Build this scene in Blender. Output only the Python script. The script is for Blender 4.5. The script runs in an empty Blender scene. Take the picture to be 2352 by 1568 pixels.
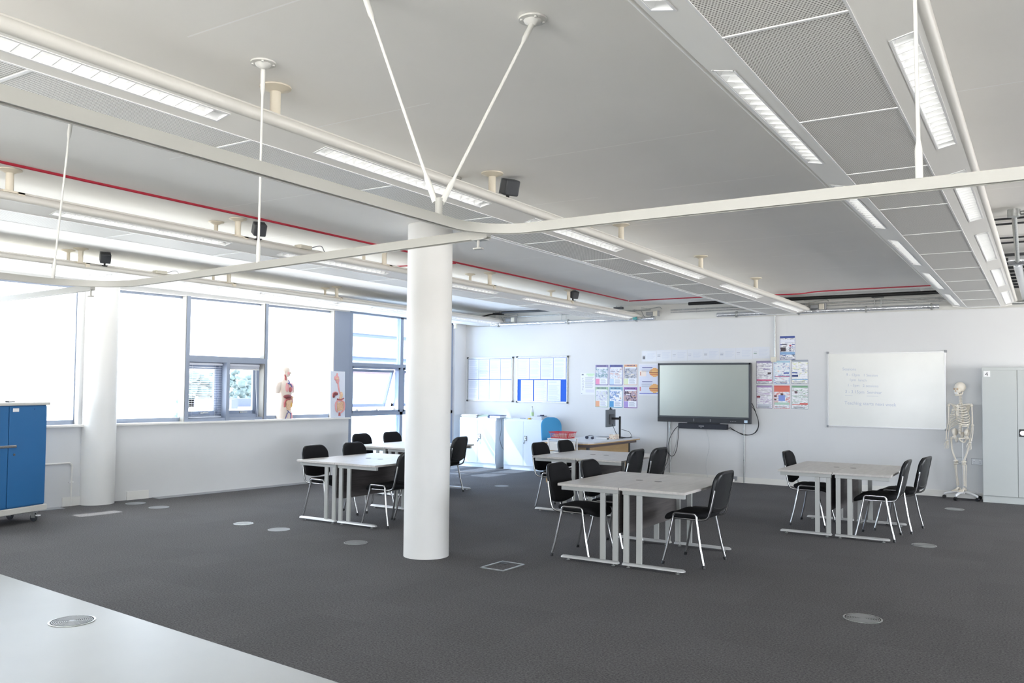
import bpy, math, random
import numpy as np
from mathutils import Matrix, Vector
random.seed(7)
R = math.radians
PI = math.pi
C = bpy.context.scene.collection
sc = bpy.context.scene

# ---------------------------------------------------------------- camera, sky, sun, exposure
def camera():
    yaw, pit, rol = 0.5627, 0.0377, 0.00995
    fwd = np.array([-math.sin(yaw) * math.cos(pit), math.cos(yaw) * math.cos(pit), math.sin(pit)])
    right = np.array([math.cos(yaw), math.sin(yaw), 0.0])
    up = np.cross(right, fwd)
    r2 = right * math.cos(rol) + up * math.sin(rol)
    u2 = -right * math.sin(rol) + up * math.cos(rol)
    cd = bpy.data.cameras.new('camera')
    co = bpy.data.objects.new('camera', cd)
    C.objects.link(co)
    m = Matrix.Identity(4)
    for i in range(3):
        m[i][0] = r2[i]; m[i][1] = u2[i]; m[i][2] = -fwd[i]
    m[2][3] = 1.65
    co.matrix_world = m
    cd.sensor_width = 36.0
    cd.lens = 1941.0 / 2352.0 * 36.0
    cd.shift_y = 33.0 / 2352.0
    cd.clip_start = 0.05; cd.clip_end = 600
    sc.camera = co
camera()
sc.view_settings.view_transform = 'Standard'
sc.view_settings.look = 'None'
sc.view_settings.gamma = 1.0
sc.view_settings.use_curve_mapping = False
sc.view_settings.exposure = 2.15
sc.cycles.max_bounces = 10
sc.cycles.diffuse_bounces = 6
sc.cycles.sample_clamp_indirect = 6.0

world = bpy.data.worlds.new('sky'); sc.world = world
world.use_nodes = True
bg = world.node_tree.nodes['Background']
SKY_UP, SKY_DOWN = 6.3, 7.6          # pale sky above; below the horizon a brighter glow, added to light the ceiling
def sky_nodes():
    nt = world.node_tree
    tc = nt.nodes.new('ShaderNodeTexCoord'); sp = nt.nodes.new('ShaderNodeSeparateXYZ')
    nt.links.new(tc.outputs['Generated'], sp.inputs[0])
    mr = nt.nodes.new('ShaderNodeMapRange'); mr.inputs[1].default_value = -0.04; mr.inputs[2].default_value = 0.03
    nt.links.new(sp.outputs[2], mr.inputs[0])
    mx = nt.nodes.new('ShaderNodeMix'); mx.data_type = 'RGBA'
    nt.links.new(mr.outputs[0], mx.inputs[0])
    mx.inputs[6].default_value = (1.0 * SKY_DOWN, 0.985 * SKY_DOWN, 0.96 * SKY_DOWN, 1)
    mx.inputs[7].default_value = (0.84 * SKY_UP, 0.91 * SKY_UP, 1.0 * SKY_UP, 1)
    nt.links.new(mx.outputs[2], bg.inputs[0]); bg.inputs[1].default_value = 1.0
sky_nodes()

sd = bpy.data.lights.new('sun', 'SUN'); sd.energy = 5.5; sd.angle = R(0.6); sd.color = (1.0, 0.97, 0.92)
so = bpy.data.objects.new('sun', sd); C.objects.link(so)
so.location = (-30, -10, 40)
so.rotation_euler = Vector((0.56, 0.25, -0.75)).to_track_quat('-Z', 'Y').to_euler()

# daylight that comes in through the windows and wall openings (portals only guide the sky's own light)
def portal(loc, look, sx, sy):
    ld = bpy.data.lights.new('sky_portal', 'AREA'); ld.shape = 'RECTANGLE'; ld.size = sx; ld.size_y = sy
    ld.cycles.is_portal = True
    lo = bpy.data.objects.new('sky_portal', ld); C.objects.link(lo)
    lo.location = loc; lo.rotation_euler = Vector(look).to_track_quat('-Z', 'Y').to_euler()
portal((-11.2, 6.4, 2.05), (1, -0.105, 0), 9.6, 1.9)
portal((-11.0, 13.0, 1.5), (1, 0, 0), 3.2, 2.9)
portal((-.5, -6.7, 1.65), (0, 1, 0), 10.4, 1.35)
portal((6.65, 11.3, 1.65), (-1, 0, 0), 6.8, 1.35)

# ---------------------------------------------------------------- materials
MATS = {}
def srgb(c):
    if isinstance(c, (int, float)): c = (c, c, c)
    return tuple(((x / 255.0) / 12.92) if x / 255.0 <= 0.04045 else (((x / 255.0) + 0.055) / 1.055) ** 2.4 for x in c)
def mat(name, col, rough=0.5, metal=0.0, spec=0.5, noise=0.0, nscale=40.0, bump=0.0, bscale=200.0, emit=None, estr=0.0, alpha=None):
    if name in MATS: return MATS[name]
    m = bpy.data.materials.new(name); m.use_nodes = True
    nt = m.node_tree; b = nt.nodes['Principled BSDF']
    c = srgb(col)
    b.inputs['Base Color'].default_value = (*c, 1)
    b.inputs['Roughness'].default_value = rough
    b.inputs['Metallic'].default_value = metal
    b.inputs['Specular IOR Level'].default_value = spec
    if noise or bump:
        tc = nt.nodes.new('ShaderNodeTexCoord')
    if noise:
        n = nt.nodes.new('ShaderNodeTexNoise'); n.inputs['Scale'].default_value = nscale; n.inputs['Detail'].default_value = 4
        nt.links.new(tc.outputs['Object'], n.inputs['Vector'])
        mr = nt.nodes.new('ShaderNodeMapRange'); mr.inputs[1].default_value = 0.3; mr.inputs[2].default_value = 0.7
        mr.inputs[3].default_value = 1 - noise; mr.inputs[4].default_value = 1 + noise
        nt.links.new(n.outputs[0], mr.inputs[0])
        vm = nt.nodes.new('ShaderNodeVectorMath'); vm.operation = 'SCALE'; vm.inputs[0].default_value = c
        nt.links.new(mr.outputs[0], vm.inputs['Scale']); nt.links.new(vm.outputs[0], b.inputs['Base Color'])
    if bump:
        n2 = nt.nodes.new('ShaderNodeTexNoise'); n2.inputs['Scale'].default_value = bscale; n2.inputs['Detail'].default_value = 2
        nt.links.new(tc.outputs['Object'], n2.inputs['Vector'])
        bp = nt.nodes.new('ShaderNodeBump'); bp.inputs['Strength'].default_value = bump; bp.inputs['Distance'].default_value = 0.01
        nt.links.new(n2.outputs[0], bp.inputs['Height']); nt.links.new(bp.outputs[0], b.inputs['Normal'])
    if emit is not None:
        b.inputs['Emission Color'].default_value = (*srgb(emit), 1); b.inputs['Emission Strength'].default_value = estr
    if alpha is not None:
        b.inputs['Alpha'].default_value = alpha
    MATS[name] = m
    return m

def math_node(nt, op, a, b=None, c=None):
    n = nt.nodes.new('ShaderNodeMath'); n.operation = op
    for i, v in enumerate((a, b, c)):
        if v is None: continue
        if isinstance(v, (int, float)): n.inputs[i].default_value = v
        else: nt.links.new(v, n.inputs[i])
    return n.outputs[0]

def carpet_mat():
    m = bpy.data.materials.new('carpet'); m.use_nodes = True
    nt = m.node_tree; b = nt.nodes['Principled BSDF']
    b.inputs['Roughness'].default_value = 0.95; b.inputs['Specular IOR Level'].default_value = 0.15
    tc = nt.nodes.new('ShaderNodeTexCoord')
    n1 = nt.nodes.new('ShaderNodeTexNoise'); n1.inputs['Scale'].default_value = 75; n1.inputs['Detail'].default_value = 6; n1.inputs['Roughness'].default_value = 0.75
    n2 = nt.nodes.new('ShaderNodeTexNoise'); n2.inputs['Scale'].default_value = 1.3; n2.inputs['Detail'].default_value = 4
    nt.links.new(tc.outputs['Object'], n1.inputs['Vector']); nt.links.new(tc.outputs['Object'], n2.inputs['Vector'])
    # 0.5 m carpet tiles with slightly different tone and turned nap
    sep = nt.nodes.new('ShaderNodeSeparateXYZ'); nt.links.new(tc.outputs['Object'], sep.inputs[0])
    fx = math_node(nt, 'FLOOR', math_node(nt, 'MULTIPLY', sep.outputs[0], 2.0))
    fy = math_node(nt, 'FLOOR', math_node(nt, 'MULTIPLY', sep.outputs[1], 2.0))
    comb = nt.nodes.new('ShaderNodeCombineXYZ'); nt.links.new(fx, comb.inputs[0]); nt.links.new(fy, comb.inputs[1])
    wn = nt.nodes.new('ShaderNodeTexWhiteNoise'); nt.links.new(comb.outputs[0], wn.inputs['Vector'])
    r = nt.nodes.new('ShaderNodeValToRGB'); nt.links.new(n1.outputs[0], r.inputs[0])
    r.color_ramp.elements[0].position = 0.30; r.color_ramp.elements[0].color = (*srgb((48, 48, 50)), 1)
    r.color_ramp.elements[1].position = 0.72; r.color_ramp.elements[1].color = (*srgb((122, 120, 121)), 1)
    t = math_node(nt, 'MULTIPLY_ADD', wn.outputs['Value'], 0.09, 0.955)
    t2 = math_node(nt, 'MULTIPLY', t, math_node(nt, 'MULTIPLY_ADD', n2.outputs[0], 0.25, 0.875))
    vm = nt.nodes.new('ShaderNodeVectorMath'); vm.operation = 'SCALE'
    nt.links.new(r.outputs[0], vm.inputs[0]); nt.links.new(t2, vm.inputs['Scale'])
    nt.links.new(vm.outputs[0], b.inputs['Base Color'])
    bp = nt.nodes.new('ShaderNodeBump'); bp.inputs['Strength'].default_value = 0.4; bp.inputs['Distance'].default_value = 0.004
    nt.links.new(n1.outputs[0], bp.inputs['Height']); nt.links.new(bp.outputs[0], b.inputs['Normal'])
    return m

def ceiling_mat():
    m = bpy.data.materials.new('concrete_soffit'); m.use_nodes = True
    nt = m.node_tree; b = nt.nodes['Principled BSDF']
    b.inputs['Roughness'].default_value = 0.8; b.inputs['Specular IOR Level'].default_value = 0.2
    tc = nt.nodes.new('ShaderNodeTexCoord')
    n2 = nt.nodes.new('ShaderNodeTexNoise'); n2.inputs['Scale'].default_value = 0.9; n2.inputs['Detail'].default_value = 5
    nt.links.new(tc.outputs['Object'], n2.inputs['Vector'])
    sep = nt.nodes.new('ShaderNodeSeparateXYZ'); nt.links.new(tc.outputs['Object'], sep.inputs[0])
    # casting joints every 1.29 m, broken up by noise
    yy = math_node(nt, 'DIVIDE', math_node(nt, 'SUBTRACT', sep.outputs[1], 2.44), 1.29)
    d = math_node(nt, 'ABSOLUTE', math_node(nt, 'SUBTRACT', math_node(nt, 'FRACT', math_node(nt, 'ADD', yy, 0.5)), 0.5))
    line = math_node(nt, 'LESS_THAN', d, 0.0035)
    n3 = nt.nodes.new('ShaderNodeTexNoise'); n3.inputs['Scale'].default_value = 0.8
    nt.links.new(tc.outputs['Object'], n3.inputs['Vector'])
    line = math_node(nt, 'MULTIPLY', line, math_node(nt, 'GREATER_THAN', n3.outputs[0], 0.5))
    k = math_node(nt, 'ADD', math_node(nt, 'MULTIPLY_ADD', n2.outputs[0], 0.12, 0.94), math_node(nt, 'MULTIPLY', line, 0.16))
    vm = nt.nodes.new('ShaderNodeVectorMath'); vm.operation = 'SCALE'; vm.inputs[0].default_value = srgb((246, 244, 240))
    nt.links.new(k, vm.inputs['Scale']); nt.links.new(vm.outputs[0], b.inputs['Base Color'])
    return m

def perf_mat():
    m = bpy.data.materials.new('perforated_steel'); m.use_nodes = True
    nt = m.node_tree; b = nt.nodes['Principled BSDF']
    b.inputs['Roughness'].default_value = 0.6
    tc = nt.nodes.new('ShaderNodeTexCoord')
    sep = nt.nodes.new('ShaderNodeSeparateXYZ'); nt.links.new(tc.outputs['Object'], sep.inputs[0])
    p = 0.0125
    row = math_node(nt, 'DIVIDE', sep.outputs[1], p)
    odd = math_node(nt, 'MULTIPLY', math_node(nt, 'MODULO', math_node(nt, 'ABSOLUTE', math_node(nt, 'FLOOR', row)), 2.0), 0.5)
    fx = math_node(nt, 'SUBTRACT', math_node(nt, 'FRACT', math_node(nt, 'ADD', math_node(nt, 'DIVIDE', sep.outputs[0], p), odd)), 0.5)
    fy = math_node(nt, 'SUBTRACT', math_node(nt, 'FRACT', row), 0.5)
    rr = math_node(nt, 'ADD', math_node(nt, 'MULTIPLY', fx, fx), math_node(nt, 'MULTIPLY', fy, fy))
    hole = math_node(nt, 'LESS_THAN', rr, 0.095)
    mx = nt.nodes.new('ShaderNodeMix'); mx.data_type = 'RGBA'
    nt.links.new(hole, mx.inputs[0])
    mx.inputs[6].default_value = (*srgb((240, 238, 233)), 1); mx.inputs[7].default_value = (*srgb((138, 135, 130)), 1)
    nt.links.new(mx.outputs[2], b.inputs['Base Color'])
    return m

def glass_mat(name, tint=(1, 1, 1), gloss=0.06):
    m = bpy.data.materials.new(name); m.use_nodes = True
    nt = m.node_tree; nt.nodes.remove(nt.nodes['Principled BSDF'])
    out = nt.nodes['Material Output']
    t = nt.nodes.new('ShaderNodeBsdfTransparent'); t.inputs[0].default_value = (*tint, 1)
    g = nt.nodes.new('ShaderNodeBsdfGlossy'); g.inputs['Roughness'].default_value = 0.02
    lw = nt.nodes.new('ShaderNodeLayerWeight'); lw.inputs[0].default_value = 0.5
    fr = nt.nodes.new('ShaderNodeMath'); fr.operation = 'POWER'; fr.inputs[1].default_value = 5.0; nt.links.new(lw.outputs['Facing'], fr.inputs[0])
    mx = nt.nodes.new('ShaderNodeMixShader')
    nt.links.new(fr.outputs[0], mx.inputs[0]); nt.links.new(t.outputs[0], mx.inputs[1]); nt.links.new(g.outputs[0], mx.inputs[2])
    nt.links.new(mx.outputs[0], out.inputs[0])
    return m

def wood_mat(name, c1, c2, scale=3.0, axis=(12, 1, 12), rough=0.55):
    m = bpy.data.materials.new(name); m.use_nodes = True
    nt = m.node_tree; b = nt.nodes['Principled BSDF']; b.inputs['Roughness'].default_value = rough
    tc = nt.nodes.new('ShaderNodeTexCoord'); mp = nt.nodes.new('ShaderNodeMapping'); mp.inputs['Scale'].default_value = axis
    nt.links.new(tc.outputs['Object'], mp.inputs[0])
    n = nt.nodes.new('ShaderNodeTexNoise'); n.inputs['Scale'].default_value = scale; n.inputs['Detail'].default_value = 6; n.inputs['Distortion'].default_value = 0.6
    nt.links.new(mp.outputs[0], n.inputs['Vector'])
    r = nt.nodes.new('ShaderNodeValToRGB'); nt.links.new(n.outputs[0], r.inputs[0])
    r.color_ramp.elements[0].position = 0.3; r.color_ramp.elements[0].color = (*srgb(c1), 1)
    r.color_ramp.elements[1].position = 0.7; r.color_ramp.elements[1].color = (*srgb(c2), 1)
    nt.links.new(r.outputs[0], b.inputs['Base Color'])
    return m

CARPET = carpet_mat()
CEIL = ceiling_mat()
PERF = perf_mat()
GLASS = glass_mat('window_glass', (.62, .64, .655))
GLASSC = glass_mat('clear_glass', (.47, .535, .61))
VINYL = mat('vinyl', (156, 156, 152), 0.42, noise=0.05, nscale=1.2)
WALL = mat('wall_paint', (213, 213, 213), 0.85, spec=0.2, noise=0.012, nscale=1.5)
WALLC = mat('wall_upper_paint', (214, 213, 208), 0.85, spec=0.2)
COLW = mat('column_paint', (222, 221, 218), 0.55, noise=0.01, nscale=2)
SKIRT = mat('skirting_paint', (226, 224, 219), 0.45)
STRIP = mat('edge_strip', (150, 152, 157), 0.6)
FRAME = mat('window_frame_grey', (140, 150, 168), 0.45)
FRAMED = mat('window_sash_grey', (128, 140, 162), 0.45)
BLOCK = mat('painted_reveal', (150, 149, 145), 0.8, bump=0.2, bscale=9)
RAFT = mat('raft_paint', (238, 236, 231), 0.45)
RAFTB = mat('raft_nosing', (214, 211, 204), 0.4)
POST = mat('post_paint', (221, 212, 194), 0.5)
ROD = mat('rod_paint', (216, 215, 210), 0.4)
RAIL = mat('rail_paint', (170, 169, 163), 0.35)
LOUV = mat('louvre_aluminium', (232, 233, 233), 0.35, metal=0.1)
TUBE = mat('lamp_tube', (255, 255, 255), 0.4, emit=(255, 252, 246), estr=0.7)
TUBEOFF = mat('lamp_tube_unlit', (235, 238, 240), 0.3)
CHROME = mat('chrome', (190, 190, 190), 0.24, metal=1.0)
STEELG = mat('desk_frame_grey', (176, 177, 174), 0.4, metal=0.15)
FOOTG = mat('desk_foot_grey', (196, 197, 197), 0.3, metal=0.35)
DTOP = wood_mat('desk_laminate', (182, 177, 173), (198, 193, 188), 2.2, (14, 1.2, 14), 0.38)
DEDGE = mat('desk_edge', (178, 170, 160), 0.5)
MODP = wood_mat('modesty_wood', (62, 57, 57), (84, 78, 76), 2.4, (12, 1.0, 18), 0.6)
FABB = mat('black_fabric', (26, 26, 28), 0.95, spec=0.2, noise=0.25, nscale=350)
PLB = mat('black_plastic', (24, 25, 27), 0.42)
BLACK = mat('black', (12, 12, 13), 0.5)
DGREY = mat('dark_grey', (60, 62, 66), 0.45)
GREYM = mat('mid_grey', (140, 142, 145), 0.5)
WHITE = mat('white_paint', (236, 236, 236), 0.5)
PAPER = mat('paper', (226, 228, 232), 0.6)
PAPERG = mat('laminated_paper', (214, 217, 224), 0.18)
INK = mat('grey_ink', (176, 186, 208), 0.6)
INKD = mat('dark_ink', (92, 98, 118), 0.6)
GALV = mat('galvanised', (176, 178, 176), 0.35, metal=0.7, noise=0.15, nscale=30)
FOIL = mat('foil_insulation', (215, 218, 222), 0.25, metal=0.75, bump=1.0, bscale=25)
RED = mat('red_cable', (176, 26, 52), 0.5)
BEIGE = mat('beige_plastic', (208, 203, 188), 0.55)
CABW = mat('cabinet_white', (216, 221, 226), 0.4)
LOCK = mat('locker_grey', (186, 190, 188), 0.42)
BLUE = mat('cabinet_blue', (40, 104, 158), 0.4)
BLUEC = mat('chair_blue', (62, 148, 200), 0.7)
REDP = mat('red_plastic', (196, 36, 52), 0.4)
BONE = mat('bone_plastic', (228, 220, 206), 0.5, noise=0.06, nscale=12)
BONED = mat('bone_shadow', (205, 178, 150), 0.6, noise=0.1, nscale=20)
SKIN = mat('model_skin', (222, 208, 196), 0.5)
ORG_R = mat('organ_red', (176, 92, 92), 0.5)
ORG_P = mat('organ_pink', (224, 160, 160), 0.5)
ORG_L = mat('organ_liver', (128, 62, 66), 0.45)
ORG_Y = mat('organ_tan', (226, 192, 160), 0.5, noise=0.15, nscale=60)
ORG_O = mat('organ_yellow', (226, 176, 92), 0.5)
ORG_B = mat('vein_blue', (86, 96, 160), 0.5)
GREEN = mat('leaf_green', (58, 72, 74), 0.8, noise=0.3, nscale=3)
BARK = mat('bark', (100, 88, 74), 0.9)
CWOOD = wood_mat('beech', (186, 152, 108), (206, 174, 130), 2, (10, 1, 10), 0.5)
DESKW = mat('teacher_desk_top', (205, 208, 214), 0.4)
TAN = wood_mat('tan_panel', (166, 138, 98), (182, 152, 110), 2, (10, 1, 10), 0.6)

# ---------------------------------------------------------------- mesh helpers
class MB:
    def __init__(s, M=None):
        s.v = []; s.f = []; s.mi = []; s.mats = []; s.cur = 0; s.M = M
    def use(s, m):
        if m not in s.mats: s.mats.append(m)
        s.cur = s.mats.index(m); return s
    def add(s, vs, fs):
        o = len(s.v)
        for p in vs:
            p = Vector(p)
            if s.M is not None: p = s.M @ p
            s.v.append(tuple(p))
        for f in fs:
            s.f.append(tuple(i + o for i in f)); s.mi.append(s.cur)
        return s
    def box(s, x0, y0, z0, x1, y1, z1):
        vs = [(x0, y0, z0), (x1, y0, z0), (x1, y1, z0), (x0, y1, z0), (x0, y0, z1), (x1, y0, z1), (x1, y1, z1), (x0, y1, z1)]
        return s.add(vs, [(0, 3, 2, 1), (4, 5, 6, 7), (0, 1, 5, 4), (1, 2, 6, 5), (2, 3, 7, 6), (3, 0, 4, 7)])
    def obox(s, c, size, M3=None):
        hx, hy, hz = [a / 2 for a in size]; c = Vector(c)
        vs = []
        for z in (-hz, hz):
            for (x, y) in ((-hx, -hy), (hx, -hy), (hx, hy), (-hx, hy)):
                p = Vector((x, y, z))
                if M3 is not None: p = M3 @ p
                vs.append(c + p)
        return s.add(vs, [(0, 3, 2, 1), (4, 5, 6, 7), (0, 1, 5, 4), (1, 2, 6, 5), (2, 3, 7, 6), (3, 0, 4, 7)])
    def beam(s, a, b, w, h):
        """box bar from a to b, width w (horizontal) and height h"""
        a = Vector(a); b = Vector(b); d = b - a; L = d.length
        q = d.to_track_quat('X', 'Z').to_matrix()
        return s.obox((a + b) / 2, (L, w, h), q)
    def tube(s, pts, r, n=10, closed=False, caps=True):
        P = [Vector(p) for p in pts]; m = len(P)
        rs = r if isinstance(r, (list, tuple)) else [r] * m
        T = []
        for i in range(m):
            if closed: t = P[(i + 1) % m] - P[i - 1]
            elif i == 0: t = P[1] - P[0]
            elif i == m - 1: t = P[-1] - P[-2]
            else: t = (P[i + 1] - P[i]).normalized() + (P[i] - P[i - 1]).normalized()
            T.append(t.normalized())
        u = Vector((0, 0, 1)) if abs(T[0].z) < 0.9 else Vector((1, 0, 0))
        u = (u - T[0] * u.dot(T[0])).normalized()
        vs = []
        for i in range(m):
            u = (u - T[i] * u.dot(T[i])).normalized(); w = T[i].cross(u)
            for k in range(n):
                a = 2 * PI * k / n
                vs.append(P[i] + (u * math.cos(a) + w * math.sin(a)) * rs[i])
        fs = []
        for i in range(m if closed else m - 1):
            j = (i + 1) % m
            for k in range(n):
                k2 = (k + 1) % n
                fs.append((i * n + k, i * n + k2, j * n + k2, j * n + k))
        if caps and not closed:
            fs.append(tuple(reversed(range(n)))); fs.append(tuple(range((m - 1) * n, m * n)))
        return s.add(vs, fs)
    def cyl(s, a, b, r, r2=None, n=16):
        return s.tube([a, b], [r, r if r2 is None else r2], n)
    def lathe(s, prof, c=(0, 0, 0), n=32, cap=True):
        vs = []; fs = []; m = len(prof)
        for (r, z) in prof:
            for k in range(n):
                a = 2 * PI * k / n
                vs.append((c[0] + r * math.cos(a), c[1] + r * math.sin(a), c[2] + z))
        for i in range(m - 1):
            for k in range(n):
                k2 = (k + 1) % n
                fs.append((i * n + k, i * n + k2, (i + 1) * n + k2, (i + 1) * n + k))
        if cap:
            fs.append(tuple(reversed(range(n)))); fs.append(tuple(range((m - 1) * n, m * n)))
        return s.add(vs, fs)
    def ell(s, c, rad, n=14, m=10, M3=None):
        vs = []; fs = []; c = Vector(c)
        for i in range(m + 1):
            t = PI * i / m
            for k in range(n):
                a = 2 * PI * k / n
                p = Vector((rad[0] * math.sin(t) * math.cos(a), rad[1] * math.sin(t) * math.sin(a), rad[2] * math.cos(t)))
                if M3 is not None: p = M3 @ p
                vs.append(c + p)
        for i in range(m):
            for k in range(n):
                k2 = (k + 1) % n
                fs.append((i * n + k, (i + 1) * n + k, (i + 1) * n + k2, i * n + k2))
        return s.add(vs, fs)
    def rings(s, rings, caps=True):
        n = len(rings[0]); vs = [p for r in rings for p in r]; fs = []
        for i in range(len(rings) - 1):
            for k in range(n):
                k2 = (k + 1) % n
                fs.append((i * n + k, i * n + k2, (i + 1) * n + k2, (i + 1) * n + k))
        if caps:
            fs.append(tuple(reversed(range(n)))); fs.append(tuple(range((len(rings) - 1) * n, len(rings) * n)))
        return s.add(vs, fs)
    def prism(s, poly, axis, a, b):
        """poly 2D extruded along axis from a to b"""
        def P(u, v, w):
            return {'x': (w, u, v), 'y': (u, w, v), 'z': (u, v, w)}[axis]
        n = len(poly)
        vs = [P(u, v, a) for u, v in poly] + [P(u, v, b) for u, v in poly]
        fs = [tuple(range(n)), tuple(reversed(range(n, 2 * n)))]
        for k in range(n):
            k2 = (k + 1) % n
            fs.append((k, n + k, n + k2, k2))
        return s.add(vs, fs)
    def sheet(s, prof, y0, y1):
        """open profile in x,z extruded along y"""
        n = len(prof)
        vs = [(x, y0, z) for x, z in prof] + [(x, y1, z) for x, z in prof]
        return s.add(vs, [(k, k + 1, n + k + 1, n + k) for k in range(n - 1)])
    def quad(s, a, b, c, d):
        return s.add([a, b, c, d], [(0, 1, 2, 3)])
    def build(s, name, m=None, parent=None, smooth=True, bevel=0.0, seg=2, angle=38, loc=None, solid=0.0):
        me = bpy.data.meshes.new(name)
        me.from_pydata(s.v, [], s.f)
        if s.mats:
            for q in s.mats: me.materials.append(q)
            for p, i in zip(me.polygons, s.mi): p.material_index = i
        elif m: me.materials.append(m)
        me.validate(); me.update()
        if smooth:
            for p in me.polygons: p.use_smooth = True
            me.set_sharp_from_angle(angle=R(angle))
        o = bpy.data.objects.new(name, me); C.objects.link(o)
        if parent: o.parent = parent
        if loc: o.location = loc
        if solid:
            sm = o.modifiers.new('thickness', 'SOLIDIFY'); sm.thickness = solid; sm.offset = 0
        if bevel:
            bm = o.modifiers.new('bevel', 'BEVEL'); bm.width = bevel; bm.segments = seg; bm.limit_method = 'ANGLE'; bm.angle_limit = R(50)
        return o

def tag(o, label, cat, group=None, kind=None):
    o['label'] = label; o['category'] = cat
    if group: o['group'] = group
    if kind: o['kind'] = kind
    return o
def thing(name, label, cat, loc=(0, 0, 0), rz=0.0, group=None):
    o = bpy.data.objects.new(name, None); C.objects.link(o)
    o.location = loc; o.rotation_euler = (0, 0, rz); o.empty_display_size = 0.1
    return tag(o, label, cat, group)
def struct(name, mb, m=None, parent=None, **k):
    o = mb.build(name, m, parent, **k)
    if parent is None: o['kind'] = 'structure'
    return o
def dup(root, loc, rz, label, group=None, name=None):
    r = root.copy(); C.objects.link(r); r.location = loc; r.rotation_euler = (0, 0, rz)
    r['label'] = label
    if group: r['group'] = group
    for ch in list(root.children):
        c = ch.copy(); C.objects.link(c); c.parent = r
        for g in ch.children:
            d = g.copy(); C.objects.link(d); d.parent = c
    return r
def arc(cx, cy, r, a0, a1, n=8):
    return [(cx + r * math.cos(R(a0 + (a1 - a0) * i / n)), cy + r * math.sin(R(a0 + (a1 - a0) * i / n))) for i in range(n + 1)]
def bez(pts, n=24):
    """smooth curve through points (Catmull-Rom)"""
    P = [Vector(p) for p in pts]; P = [P[0] * 2 - P[1]] + P + [P[-1] * 2 - P[-2]]
    out = []
    for i in range(1, len(P) - 2):
        for k in range(n // (len(P) - 3) + 1):
            t = k / (n // (len(P) - 3) + 1)
            a, b, c, d = P[i - 1:i + 3]
            out.append(0.5 * ((2 * b) + (c - a) * t + (2 * a - 5 * b + 4 * c - d) * t * t + (3 * b - a - 3 * c + d) * t ** 3))
    out.append(P[-2]); return out
ORD = ['nearest', 'second nearest', 'third nearest', 'fourth nearest', 'fifth nearest', 'sixth nearest', 'farthest']

# ================================================================ ROOM
ZC = 3.25
XW = -10.7
def vy(x): return 3.53 - 0.0812 * (x + 3.34)
m = MB(); m.add([(-12.6, vy(-12.6), 0), (7, vy(7), 0), (7, 15.2, 0), (-12.6, 15.2, 0), (-12.6, vy(-12.6), -.2), (7, vy(7), -.2), (7, 15.2, -.2), (-12.6, 15.2, -.2)],
      [(0, 1, 2, 3), (7, 6, 5, 4), (0, 4, 5, 1), (1, 5, 6, 2), (2, 6, 7, 3), (3, 7, 4, 0)])
struct('floor', m, CARPET, smooth=False)
m = MB(); m.add([(-12.6, -7, 0), (7, -7, 0), (7, vy(7), 0), (-12.6, vy(-12.6), 0), (-12.6, -7, -.2), (7, -7, -.2), (7, vy(7), -.2), (-12.6, vy(-12.6), -.2)],
      [(0, 1, 2, 3), (7, 6, 5, 4), (0, 4, 5, 1), (1, 5, 6, 2), (2, 6, 7, 3), (3, 7, 4, 0)])
struct('floor', m, VINYL, smooth=False)
struct('ceiling', MB().prism([(-12.88, -7.2), (7.2, -7.2), (7.2, 15.3), (-10.95, 15.3), (-10.95, 11.3)], 'z', ZC, ZC + .3), CEIL, smooth=False)
m = MB().use(WALL); m.box(XW - .25, 15.0, -.05, 7, 15.2, 2.955); m.use(WALLC); m.box(XW - .25, 15.03, 2.955, 7, 15.2, ZC)
m.use(WALL); m.box(-3.80, 14.998, 0, -3.795, 15.0, 2.95)
struct('wall_back', m, smooth=False)
# far wall corner pier beside the glazing
struct('wall_corner', MB().box(-10.98, 14.6, 0, -10.65, 15.01, ZC), WALL, smooth=False)
struct('baseboard_back', MB().box(-8.35, 14.982, 0, 7, 15.0, .1), SKIRT, smooth=False)
# wall to the right, and the wall behind the camera: unseen, with openings sized to let sky light in
m = MB(); m.box(6.6, -7, 0, 6.85, 15.2, 1.0); m.box(6.6, -7, 2.3, 6.85, 15.2, ZC); m.box(6.6, 14.7, 0, 6.85, 15.2, ZC); m.box(6.6, -2, 0, 6.85, 8.0, ZC); m.box(6.6, -7, 0, 6.85, -5, ZC)
for y in (9.8, 12.2): m.box(6.6, y, 0, 6.85, y + .25, ZC)
struct('wall_right', m, WALL, smooth=False)
m = MB(); m.box(-13, -7, 0, 7, -6.75, 1.0); m.box(-13, -7, 2.3, 7, -6.75, ZC)
for x in (-12.6, -6.4, 0, 6.4): m.box(x, -7, 0, x + .3, -6.75, ZC)
m.box(-12.6, -7, 0, -5.6, -6.75, ZC); m.box(-1.5, -7, 0, 0, -6.75, ZC); m.box(4.5, -7, 0, 6.4, -6.75, ZC)
struct('wall_front', m, WALL, smooth=False)

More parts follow.
